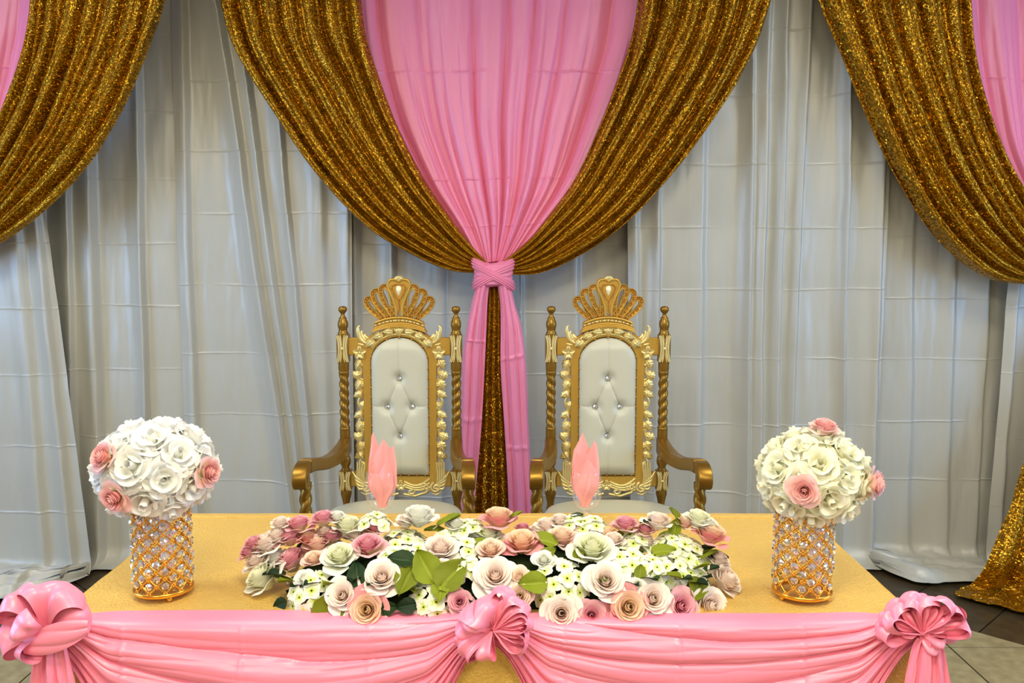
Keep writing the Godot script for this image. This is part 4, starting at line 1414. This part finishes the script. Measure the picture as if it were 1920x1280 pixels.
func table_swag() -> void:
	var t := thing("pink_table_swag", "glossy pink satin swag knotted along the front edge of the gold table", "swag", Vector3(TX, 0.75, -1.80))
	var pk: Material = M["glossy pink satin"]
	# knot places relative to the thing
	var kx := [-0.905, 0.008, 0.895]
	for s in 2:
		var xa: float = kx[s]
		var xb: float = kx[s + 1]
		var nf := 7.0
		var m := MB.new()
		m.grid(190, 190, func(u: float, v: float):
			var x := lerpf(xa, xb, u)
			var hang := sp(maxf(0.0, 4.0 * u * (1.0 - u)), 0.62)
			var ends := 1.0 - hang
			# run of the cloth: a strip on the table top, over the edge, then down the front
			var flat := 0.016 + 0.012 * sp(hang, 0.5)
			var drop := 0.060 + 0.31 * hang
			var vv: float = v + 0.045 * sin(v * 7.0 + s) * hang
			var run := vv * (flat + drop)
			var ph := vv * nf + 0.35 * sin(u * 3.0 + s * 2.0 + vv * 4.0) + 0.12 * s + 0.5 * ns(vv * 2.0 + s * 3.0, u * 0.5)
			var f := ridge(ph, 0.55) * (0.7 + 0.6 * ns(floorf(ph) * 0.37 + 2.0, u * 0.6 + s)) + 0.30 * ridge(vv * 16.0 + 1.2 * ns(u * 1.0, vv * 2.0 + s), 0.7) * (0.25 + ends)
			var amp := 0.023 * clampf(0.35 + hang, 0.0, 1.0)
			var front := smoothstep(flat * 0.6, flat + 0.025, run)
			var e := maxf(0.0, run - flat)
			# round the table edge (radius 8 mm), then straight down
			var y := 0.0075
			var z := -0.030 - flat + run
			if e > 0.0:
				var th := minf(e / 0.010, PI / 2)
				y = 0.0075 - 0.010 * (1.0 - cos(th)) - maxf(0.0, e - 0.0157)
				z = -0.030 + 0.010 * sin(th) + 0.006
			z += amp * f * front + 0.020 * hang * front * sin(PI * vv)
			y += 0.0025 * f * (1.0 - front) + 0.0022
			# pressed creases across the cloth
			for c in [0.17, 0.44, 0.73]:
				var ce: float = (u - c - 0.01 * ns(v * 1.5, c * 9.0)) / 0.0035
				z += 0.003 * front * exp(-ce * ce)
			# near the knots everything is lifted into the knot
			var g := smoothstep(0.15, 0.0, minf(u, 1.0 - u))
			y = lerpf(y, 0.004 - 0.05 * (v - 0.5), g * 0.85)
			z = lerpf(z, 0.012 + 0.012 * f, g * 0.85)
			return Vector3(x, y, z))
		obj("swag_panel", m.done(), pk, t)
	# left knot: a few big loops round a band
	var o := Vector3(kx[0] + 0.030, 0.022, 0.045)
	var kn := node("knot", t)
	var defs := [[Vector3(-1, -0.30, 0.1), 0.098, 0.085, 0.030, 0.6], [Vector3(-0.80, 0.62, 0.0), 0.100, 0.080, 0.030, 1.0], [Vector3(-0.2, 1.0, -0.15), 0.088, 0.085, 0.030, 0.9], [Vector3(0.62, 0.85, -0.1), 0.092, 0.080, 0.030, -0.8], [Vector3(0.95, 0.25, -0.1), 0.088, 0.070, 0.024, -0.5], [Vector3(-0.75, -0.80, 0.15), 0.068, 0.065, 0.022, 0.9], [Vector3(-0.45, 0.45, 0.6), 0.060, 0.060, 0.022, 0.3]]
	var fill := MB.new()
	fan_puff(fill, o + Vector3(0, 0, -0.02), 0.2, 4.6, 0.062, 0.026, 9.0, 2.2)
	obj("frill", fill.done(), pk, kn)
	for k in defs.size():
		var m := MB.new()
		var d: Array = defs[k]
		ribbon_loop(m, o + Vector3(0, 0, 0.004 * k), d[0], d[1], d[2], d[3], d[4], 1.6, 0.0035, k * 1.7)
		obj("loop", m.done(), pk, kn)
	var band := MB.new()
	band.grid(36, 24, func(a: float, d: float):
		var x: float = lerpf(-0.035, 0.092, a)
		var w := 0.030 * sp(sin(PI * (0.10 + 0.82 * a)), 0.6)
		var y: float = (d - 0.5) * 2.0 * w
		return o + Vector3(x, y - 0.018 + 0.30 * x, 0.042 - 9.0 * y * y - 2.2 * sp(x - 0.02, 2.0) + 0.004 * ridge(d * 2.0 + a)))
	obj("wrap", band.done(), pk, kn)
	# middle knot
	var o2 := Vector3(kx[1] + 0.003, 0.012, 0.045)
	var km := node("knot", t)
	var defs2 := [[Vector3(-0.45, 1.0, 0.2), 0.066, 0.090, 0.030, 0.5, 1.2], [Vector3(-1.0, 0.45, 0.25), 0.066, 0.080, 0.028, -0.5, 2.0], [Vector3(-0.85, -0.55, 0.2), 0.074, 0.062, 0.024, 0.7, 2.6], [Vector3(-0.35, -1.0, 0.35), 0.060, 0.055, 0.022, 0.4, 1.5]]
	for k in defs2.size():
		var m := MB.new()
		var d: Array = defs2[k]
		ribbon_loop(m, o2, d[0], d[1], d[2], d[3], d[4], d[5], 0.005, k * 2.1 + 0.6)
		obj("loop", m.done(), pk, km)
	var fp := MB.new()
	fan_puff(fp, o2 + Vector3(0.006, 0.002, -0.006), 1.75, -0.55, 0.064, 0.026, 9.0, 0.4)
	obj("frill", fp.done(), pk, km)
	loop_fan(km, o2 + Vector3(0.006, 0.002, 0.0), 1.42, -0.45, 6, 0.086, 0.046, 9)
	# right knot
	var o3 := Vector3(kx[2] - 0.016, 0.006, 0.045)
	var kr := node("knot", t)
	var fp2 := MB.new()
	fan_puff(fp2, o3 + Vector3(0, 0, -0.008), 3.45, 0.05, 0.062, 0.028, 9.0, 1.3)
	obj("frill", fp2.done(), pk, kr)
	loop_fan(kr, o3, 3.25, 0.25, 8, 0.090, 0.050, 4)
	for k in 2:
		var m := MB.new()
		ribbon_loop(m, o3 + Vector3(0, 0, -0.008), [Vector3(1, 0.10, -0.2), Vector3(0.5, -0.35, 0.3)][k], [0.098, 0.05][k], [0.085, 0.05][k], [0.022, 0.018][k], [0.5, 0.3][k], 2.0, 0.004, k + 0.3)
		obj("loop", m.done(), pk, kr)
	# tails hanging from the two outer knots
	for s in 2:
		var m := MB.new()
		var xc: float = kx[0] + 0.03 if s == 0 else kx[2] + 0.0
		m.grid(70, 70, func(u: float, v: float):
			var w := lerpf(0.03, 0.135, sp(v, 0.6))
			var x: float = xc + (u - 0.5) * w * 1.5 + (0.0 if s == 0 else 0.012) * v
			var y: float = -0.005 - v * 0.64
			var z := 0.038 + 0.022 * ridge(u * 3.0 + 0.3 * sin(v * 3.0 + s), 0.65) * (0.4 + v) + 0.015 * ns(u * 3.0, v * 2.0 + s) + 0.012 * sin(PI * u)
			return Vector3(x, y, z))
		obj("tail", m.done(), pk, t)

# ---------------------------------------------------------------- flowers

const KINDS := {
	# heart foot, heart rim, outer foot, outer rim
	"blush": [[0.98, 0.80, 0.68], [0.985, 0.93, 0.89], [0.98, 0.91, 0.86], [0.985, 0.96, 0.94]],
	"pink": [[0.88, 0.42, 0.56], [0.95, 0.72, 0.77], [0.95, 0.92, 0.70], [0.95, 0.74, 0.79]],
	"cream": [[0.93, 0.95, 0.70], [0.96, 0.965, 0.86], [0.95, 0.965, 0.85], [0.97, 0.97, 0.93]],
	"white": [[0.94, 0.95, 0.86], [0.97, 0.97, 0.94], [0.96, 0.96, 0.93], [0.98, 0.98, 0.96]],
	"coral": [[0.985, 0.79, 0.57], [0.985, 0.91, 0.78], [0.98, 0.86, 0.72], [0.97, 0.68, 0.72]],
	"peach": [[0.985, 0.81, 0.68], [0.985, 0.92, 0.84], [0.98, 0.86, 0.78], [0.98, 0.85, 0.82]],
	"tip": [[0.97, 0.64, 0.58], [0.98, 0.78, 0.76], [0.98, 0.95, 0.80], [0.975, 0.80, 0.79]],
}
const FLOWER_WORDS := {"blush": "pale blush rose with a peach heart", "pink": "dusty pink rose with paler edges", "cream": "greenish cream garden rose", "white": "white open rose", "coral": "peach rose with coral pink outer petals", "peach": "soft peach rose", "tip": "small cream rose tipped with pink"}

func petal(m: MB, o: float, phi: float, half: float, c0: Color, c1: Color, rag := 0.0, nu := 10, nv := 9, blunt := 0.06) -> void:
	# one petal of a unit rose; o is how far it has opened
	var hk := 0.92 - 0.60 * o * o
	var rk := 0.12 + 0.74 * o
	m.grid(nu, nv, func(u: float, v: float):
		var s: float = u * 2.0 - 1.0
		var top := 1.0 - (0.10 + blunt * o) * sp(absf(s), 3.2) + 0.03 * o * exp(-s * s * 9.0)
		var q: float = v * top
		var wd := lerpf(0.45, 1.0, smoothstep(0.0, 0.55, v)) * (1.0 - 0.12 * smoothstep(0.8, 1.0, v))
		var a := phi + s * half * wd
		var r := lerpf(0.10, rk, sp(q, 0.75 + 0.4 * (1.0 - o))) + 0.18 * o * sp(q, 5.0)
		# the middle petals close over the bud
		r *= 1.0 - 0.62 * maxf(0.0, 1.0 - o / 0.26) * q * q
		var y := hk * q - 0.14 * o * sp(q, 6.0) + rag * 0.05 * sin(s * 6.0 + phi * 3.0) * q * q
		return Vector3(cos(a) * r, y, sin(a) * r), func(_u: float, v: float): return c0.lerp(c1, smoothstep(0.15, 0.95, v)))

var rose_parts := {}

func col(k: Array) -> Color:
	return lin(k[0], k[1], k[2])

func rose_meshes(kind: String) -> Array:
	# the wrapped heart, then the outer petals one by one
	if rose_parts.has(kind):
		return rose_parts[kind]
	var k: Array = KINDS[kind]
	var heart := MB.new()
	var n := 17
	for i in n:
		var f := float(i) / (n - 1)
		var o := 0.02 + 0.50 * sp(f, 0.9)
		petal(heart, o, i * 2.4, lerpf(2.1, 0.95, f), col(k[0]), col(k[1]).lerp(col(k[3]), f * 0.4), 0.3)
	var outer := []
	for i in 6:
		var m := MB.new()
		var o := 0.56 + 0.32 * i / 5.0
		petal(m, o, i * 2.4 + 0.6, lerpf(1.15, 0.95, i / 5.0), col(k[2]), col(k[3]), 0.8)
		outer.append(m.done())
	var whole := MB.new()
	for i in n:
		var f := float(i) / (n - 1)
		petal(whole, 0.02 + 0.50 * sp(f, 0.9), i * 2.4, lerpf(2.1, 0.95, f), col(k[0]), col(k[1]).lerp(col(k[3]), f * 0.4), 0.3)
	for i in 6:
		petal(whole, 0.56 + 0.32 * i / 5.0, i * 2.4 + 0.6, lerpf(1.15, 0.95, i / 5.0), col(k[2]), col(k[3]), 0.8)
	rose_parts[kind] = [heart.done(), outer, whole.done()]
	return rose_parts[kind]

func rose(kind: String, parent: Node3D, at: Vector3, up: Vector3, r: float, spin: float, label := "", whole := false) -> void:
	var q := rose_meshes(kind)
	var b := basis_up(up, spin).scaled_local(Vector3.ONE * r)
	var o := obj("rose", q[2 if whole else 0], M["silk petal"], parent, Transform3D(b, at - up.normalized() * r * 0.22))
	if label:
		o.set_meta("label", label)
	for p in ([] if whole else q[1]):
		obj("petal", p, M["silk petal"], o)

func floret_mesh() -> ArrayMesh:
	var m := MB.new()
	var w := lin(0.96, 0.97, 0.91)
	var g := lin(0.80, 0.88, 0.30)
	for k in 4:
		var b := Basis(Vector3.UP, k * PI / 2 + 0.1 * sin(k * 5.0))
		m.grid(8, 8, func(u: float, v: float):
			var s: float = u * 2.0 - 1.0
			var wd := 0.56 * sp(sin(PI * (0.10 + 0.84 * sp(v, 0.85))), 0.65)
			return b * Vector3(s * wd, 0.10 + 0.16 * v - 0.18 * v * v + 0.09 * s * s * v + 0.03 * sin(s * 5.0 + k) * v, v * (1.0 - 0.07 * exp(-s * s * 20.0))), func(_u: float, v: float): return g.lerp(w, smoothstep(0.12, 0.5, v)))
	m.sphere(Vector3(0, 0.13, 0), Vector3(0.11, 0.06, 0.11), 8, 5, lin(0.22, 0.26, 0.05))
	m.tube([Vector3(0, 0.1, 0), Vector3(0, -0.4, 0)], 0.04, 5)
	return m.done()

func leaf_mesh(c: Color, c2: Color, droop: float) -> ArrayMesh:
	var m := MB.new()
	m.grid(14, 16, func(u: float, v: float):
		var s: float = u * 2.0 - 1.0
		var w := 0.40 * sp(sin(PI * sp(clampf(v, 0.001, 0.999), 0.72)), 0.75)
		var vein := 0.012 * absf(sin(v * 15.0 - absf(s) * 3.0)) * smoothstep(0.1, 0.4, absf(s))
		return Vector3(s * w * (1.0 + 0.03 * sin(v * 26.0)), 0.10 * absf(s) - droop * v * v + 0.05 * v - 0.03 * exp(-s * s * 60.0) + vein + 0.02 * sin(v * 7.0 + s * 3.0), v), func(u: float, v: float):
			var s: float = absf(u * 2.0 - 1.0)
			return c2.lerp(c, smoothstep(0.0, 0.12, s)) if s < 0.12 else c)
	m.tube([Vector3(0, 0, 0.02), Vector3(0, -0.06, -0.25)], 0.018, 5)
	return m.done()

func flower_runner() -> void:
	var t := thing("flower_runner", "long low arrangement of pink, peach and cream roses with hydrangeas and leaves", "flower arrangement", Vector3(-0.045, 0.757, -2.0))
	var o := Vector3(-0.045, 0.757, -2.0)
	# foam the stems are pushed into
	var fm := MB.new()
	fm.grid(48, 18, func(u: float, v: float):
		var a: float = u * TAU
		var e := v * PI / 2
		var cx := sp(absf(cos(a)), 0.6) * signf(cos(a))
		var sx := sp(absf(sin(a)), 0.8) * signf(sin(a))
		var b := 1.0 + 0.06 * ns(u * 20.0, v * 8.0)
		return Vector3(cx * 0.465 * cos(e) * b, maxf(0.0, 0.098 * sin(e) * b), sx * 0.125 * cos(e) * b))
	obj("foam_base", fm.done(), M["florist foam"], t)
	var i := 0
	for f in ROSES:
		var up := Vector3(f[4], f[5], f[6]).normalized()
		var r: float = f[7] * 1.36
		rose(f[0], t, Vector3(f[1], f[2], f[3]) - o - up * 0.008, up, r, i * 1.9, FLOWER_WORDS[f[0]], i >= 45)
		i += 1
	var fl := floret_mesh()
	var rr := RandomNumberGenerator.new()
	rr.seed = 31
	for h in HYDRANGEAS:
		var up := Vector3(h[3], h[4], h[5]).normalized()
		var r: float = h[6]
		var cl := node("hydrangea_cluster", t, Transform3D(basis_up(up), Vector3(h[0], h[1], h[2]) - o - up * r * 0.85))
		var n := 5 + int(r * 180.0)
		for k in n:
			# spread over a cap
			var f := (k + 0.5) / n
			var th := acos(1.0 - f * 0.72)
			var ph := k * 2.39996 + rr.randf() * 0.4
			var d := Vector3(sin(th) * cos(ph), cos(th), sin(th) * sin(ph))
			var q := 0.0175 + 0.004 * rr.randf()
			obj("floret", fl, M["silk petal"], cl, Transform3D(basis_up((d + Vector3(0, 0.25, 0)).normalized(), rr.randf() * 6.0).scaled_local(Vector3.ONE * q), d * r * (0.92 + 0.12 * rr.randf())))
	var lm := {"olive": [leaf_mesh(lin(0.42, 0.46, 0.07), lin(0.50, 0.54, 0.16), 0.25), leaf_mesh(lin(0.47, 0.52, 0.09), lin(0.55, 0.60, 0.2), 0.05)], "dark": [leaf_mesh(lin(0.10, 0.17, 0.10), lin(0.16, 0.24, 0.14), 0.3), leaf_mesh(lin(0.13, 0.21, 0.11), lin(0.2, 0.28, 0.16), 0.15)]}
	i = 0
	for l in LEAVES:
		var up := Vector3(l[4], l[5], l[6]).normalized()
		var a := deg_to_rad(l[8])
		# the tip points this way across the front of the arrangement
		var d := Vector3(cos(a), sin(a), 0)
		d = (d - up * d.dot(up) + up * 0.22).normalized()
		var x := up.cross(d).normalized()
		var s: float = l[7] * 1.5
		var b := Basis(x, d.cross(x).normalized(), d).scaled_local(Vector3.ONE * s)
		obj("leaf", lm[l[0]][i % 2], M["leaf"], t, Transform3D(b, Vector3(l[1], l[2], l[3]) - o - d * s * 0.5 + up * 0.006))
		i += 1
	# a second ring of small leaves low between the flowers
	for k in 44:
		var a := k * TAU / 44.0
		var p := Vector3(0.47 * signf(cos(a)) * sp(absf(cos(a)), 0.55), 0.025 + 0.045 * rr.randf(), 0.125 * signf(sin(a)) * sp(absf(sin(a)), 0.8))
		var d := Vector3(cos(a) * 0.6 + rr.randf() - 0.5, 0.35, sin(a)).normalized()
		var x := Vector3.UP.cross(d).normalized()
		var b := Basis(x, d.cross(x).normalized(), d).scaled_local(Vector3.ONE * (0.04 + 0.015 * rr.randf()))
		obj("leaf", lm["dark" if k % 3 else "olive"][k % 2], M["leaf"], t, Transform3D(b, p))

# ---------------------------------------------------------------- vases

func vase(called: String, at: Vector3, turn: float, sd: int) -> void:
	var left := at.x < 0
	var t := thing(called, "gold lattice vase set with crystals, holding the " + ("white flower ball" if left else "cream flower ball"), "vase", at, "crystal vases")
	t.rotation.y = turn
	var R := 0.0605
	var H := 0.212
	var n := 11
	var rows := 11
	var y0 := 0.020
	var ch := (H - y0 - 0.012) / (rows * 0.5)
	var fr := MB.new()
	# rings at foot and rim
	for y in [0.0145, H - 0.004]:
		fr.lathe([Vector2(R - 0.004, y - 0.005), Vector2(R + 0.003, y - 0.005), Vector2(R + 0.005, y - 0.002), Vector2(R + 0.005, y + 0.002), Vector2(R + 0.003, y + 0.005), Vector2(R - 0.004, y + 0.005), Vector2(R - 0.004, y - 0.005)], 44)
	fr.lathe([Vector2(0.0, 0.011), Vector2(R, 0.011), Vector2(R, 0.013), Vector2(0.0, 0.013)], 44)
	for k in 44:
		var a := TAU * k / 44
		fr.sphere(Vector3(cos(a) * (R + 0.005), H + 0.001, sin(a) * (R + 0.005)), Vector3.ONE * 0.003, 6, 4)
	# lattice bars both ways
	for k in n:
		for s in [-1.0, 1.0]:
			var p := []
			for i in 45:
				var f := i / 44.0
				var a: float = TAU * k / n + s * f * TAU / n * rows * 0.5
				p.append(Vector3(cos(a) * R, lerpf(y0, H - 0.009, f), sin(a) * R))
			fr.tube(p, 0.0017, 5)
	var dot := MB.new()
	for i in rows + 1:
		for k in n:
			var a := TAU * (k + (0.5 if i % 2 else 0.0)) / n
			var p := Vector3(cos(a) * (R + 0.001), y0 + i * ch * 0.5, sin(a) * (R + 0.001))
			if p.y < H - 0.008:
				for e in [[0.0, 0.0032], [0.0, -0.0032], [0.0032, 0.0], [-0.0032, 0.0]]:
					dot.sphere(p + Vector3(-sin(a) * e[0], e[1], cos(a) * e[0]), Vector3.ONE * 0.0025, 6, 4)
	var frame := obj("lattice", fr.done(), M["polished gold"], t)
	obj("bead_joint", dot.done(), M["polished gold"], frame)
	for k in 3:
		var a := TAU * k / 3 + 1.0
		var m := MB.new()
		m.sphere(Vector3(cos(a) * (R - 0.004), 0.006, sin(a) * (R - 0.004)), Vector3(0.006, 0.006, 0.006), 10, 7)
		obj("foot", m.done(), M["polished gold"], t)
	# cut crystals, one in each cell
	var c := MB.new()
	var st := [[0.0, 0.0055], [0.0048, 0.0050], [0.0083, 0.0012], [0.0083, -0.0012], [0.0, -0.0062]]
	for i in 4:
		for k in 8:
			var a := TAU * (k + 0.5 * (i % 2)) / 8
			var b := a + TAU / 8
			var u: Array = st[i]
			var w: Array = st[i + 1]
			c.facet([Vector3(cos(a) * u[0], u[1], sin(a) * u[0]), Vector3(cos(b) * u[0], u[1], sin(b) * u[0]), Vector3(cos(b) * w[0], w[1], sin(b) * w[0]), Vector3(cos(a) * w[0], w[1], sin(a) * w[0])])
	var cm := c.done()
	var r := RandomNumberGenerator.new()
	r.seed = sd
	for i in rows:
		for k in n:
			var a := TAU * (k + (0.0 if i % 2 else 0.5)) / n
			var d := Vector3(cos(a), 0, sin(a))
			var y := y0 + i * ch * 0.5
			if y < 0.024 or y > H - 0.014:
				continue
			# a few are missing low on the right-hand vase
			if not left and (i == 1 or i == 2) and k % 4 == 1:
				continue
			obj("crystal", cm, M["crystal"], t, Transform3D(basis_up((d + Vector3(r.randf() - 0.5, r.randf() - 0.5, r.randf() - 0.5) * 0.25).normalized(), r.randf() * 3.0), d * (R + 0.001) + Vector3(0, y, 0)))

func flower_ball(k: int) -> void:
	var left := k == 0
	var at := Vector3(-0.786, 1.040, -1.965) if left else Vector3(0.660, 1.027, -1.949)
	var t := thing("flower_ball", "round ball of pure white blooms and three pink-tipped roses at the table's left end" if left else "round ball of creamy white blooms and three pink-tipped roses at the table's right end", "flower arrangement", at, "flower balls on vases")
	var rad := Vector3(0.118, 0.100, 0.112) if left else Vector3(0.108, 0.096, 0.105)
	var core := MB.new()
	core.sphere(Vector3.ZERO, rad * 0.90, 24, 14, lin(0.93, 0.94, 0.88))
	core.tube([Vector3(0.01, -0.05, 0), Vector3(0.014, -0.20, 0)], 0.012, 10)
	obj("core", core.done(), M["silk petal"], t)
	# petals of a bloom: broad rounded cups, in four openings
	var c0 := lin(0.95, 0.95, 0.90) if left else lin(0.94, 0.935, 0.77)
	var c1 := lin(0.97, 0.97, 0.955) if left else lin(0.97, 0.965, 0.88)
	var pm := []
	for i in 4:
		var m := MB.new()
		petal(m, [0.10, 0.38, 0.64, 0.88][i], 0.0, [1.7, 1.15, 1.0, 0.9][i], c0, c1, 0.6, 12, 9, 0.10)
		pm.append(m.done())
	var heart := []
	for q in 3:
		# the middle of a bloom, and a whole bloom for the side that faces away
		var m := MB.new()
		for i in 7:
			petal(m, 0.10 if i < 3 else 0.38 + 0.03 * q, i * 2.4 + q, 1.7 if i < 3 else 1.15, c0, c1, 0.6, 12, 9, 0.10)
		if q == 2:
			for i in 11:
				petal(m, 0.64 if i < 5 else 0.88, i * 1.2 + 0.3, 1.0 if i < 5 else 0.9, c0, c1, 0.6, 12, 9, 0.10)
		heart.append(m.done())
	var r := RandomNumberGenerator.new()
	r.seed = 50 + k
	var n := 30
	for i in n:
		var f := (i + 0.5) / n
		var y := 1.0 - 1.74 * f
		var h := sqrt(maxf(0.0, 1.0 - y * y))
		var a := i * 2.39996 + 0.4 + k
		var d := Vector3(cos(a) * h, y, sin(a) * h)
		var up := (Vector3(d.x / rad.x, d.y / rad.y, d.z / rad.z)).normalized()
		var R := (0.060 if left else 0.056) * (0.92 + 0.16 * r.randf())
		var away := d.z < -0.25
		var bl := obj("bloom", heart[2 if away else i % 2], M["silk petal"], t, Transform3D(basis_up(up, r.randf() * 6.0).scaled_local(Vector3.ONE * R), d * rad * 0.90 - up * R * 0.36))
		var layers := [] if away else [[2, 5], [3, 6]]
		for l in layers:
			for q in l[1]:
				var tilt := Basis(Vector3.UP, TAU * q / l[1] + l[0] * 0.7 + r.randf() * 0.3) * Basis(Vector3.BACK, (r.randf() - 0.5) * 0.25)
				obj("petal", pm[l[0]], M["silk petal"], bl, Transform3D(tilt, Vector3.ZERO))
	# the three pink-tipped roses
	var dirs := [Vector3(-0.50, 0.42, 0.72), Vector3(-0.30, -0.25, 0.92), Vector3(0.93, 0.05, 0.35)] if left else [Vector3(0.12, 0.97, 0.15), Vector3(-0.42, 0.0, 0.90), Vector3(0.86, 0.02, 0.50)]
	for d in dirs:
		var up: Vector3 = d.normalized()
		rose("tip", t, up * rad * 1.10, up, 0.044, r.randf() * 6.0, "small cream rose tipped with pink")

func napkin_glass(k: int, at: Vector3) -> void:
	var which := "in front of the left throne chair" if k == 0 else "in front of the right throne chair"
	var g := thing("wine_glass", "clear stemmed glass holding a pink napkin " + which, "glass", at, "glasses with napkins")
	var b := MB.new()
	b.lathe([Vector2(0.0, 0.075), Vector2(0.012, 0.077), Vector2(0.026, 0.086), Vector2(0.035, 0.101), Vector2(0.0405, 0.122), Vector2(0.0415, 0.140), Vector2(0.0395, 0.160), Vector2(0.036, 0.181), Vector2(0.0355, 0.1822)], 40)
	obj("bowl", b.done(), M["wine glass"], g)
	var s := MB.new()
	s.lathe([Vector2(0.034, 0.001), Vector2(0.034, 0.003), Vector2(0.012, 0.006), Vector2(0.0045, 0.014), Vector2(0.0038, 0.05), Vector2(0.006, 0.070), Vector2(0.014, 0.0765)], 28)
	obj("stem_and_foot", s.done(), M["wine glass"], g)
	var t := thing("napkin", "folded coral pink cloth napkin standing in the glass " + which, "napkin", at, "pink napkins in glasses")
	# pointed sheets, each creased down the line of its tip: [facing, half width, tip height, tip place, depth, slope of the sides]
	var sheets := [[4.6, 0.031, 0.240, 0.1, 0.010, 0.04], [1.85, 0.033, 0.288, 0.80, 0.006, 0.075], [1.45, 0.031, 0.272, -0.20, 0.011, 0.050], [1.20, 0.033, 0.252, -0.85, 0.015, 0.045], [1.75, 0.031, 0.212, -0.45, 0.021, 0.055], [1.35, 0.031, 0.188, 0.55, 0.025, 0.060]]
	if k == 1:
		sheets = [[4.6, 0.031, 0.245, 0.1, 0.010, 0.04], [1.65, 0.032, 0.288, 0.30, 0.006, 0.070], [1.30, 0.033, 0.266, -0.75, 0.011, 0.055], [1.80, 0.030, 0.234, 0.75, 0.016, 0.050], [1.45, 0.031, 0.220, -0.1, 0.021, 0.045], [1.70, 0.031, 0.184, -0.5, 0.025, 0.060]]
	for i in sheets.size():
		var d: Array = sheets[i]
		var m := MB.new()
		var out := Vector3(cos(d[0]), 0, sin(d[0]))
		var along := Vector3(-sin(d[0]), 0, cos(d[0]))
		m.grid(32, 34, func(u: float, v: float):
			var e: float = u * 2.0 - 1.0
			var off: float = absf(e - d[3])
			var top: float = d[2] - d[5] * off
			var y := lerpf(0.086, top, v)
			var open := smoothstep(0.086, 0.15, y)
			var w: float = lerpf(0.011, d[1] * 1.12, open) * (1.0 - 0.25 * smoothstep(0.19, 0.28, y))
			var r: float = 0.85 * d[4] * lerpf(0.35, 1.0, open) - 0.010 * off * open + 0.0012 * sin(v * 7.0 + e * 4.0 + i)
			return out * r + along * (e * w) + Vector3(0, y, 0))
		obj("fold", m.done(), M["pink napkin cloth"], t, Transform3D(Basis(), Vector3(0.005 if k == 0 else -0.004, 0, 0)))
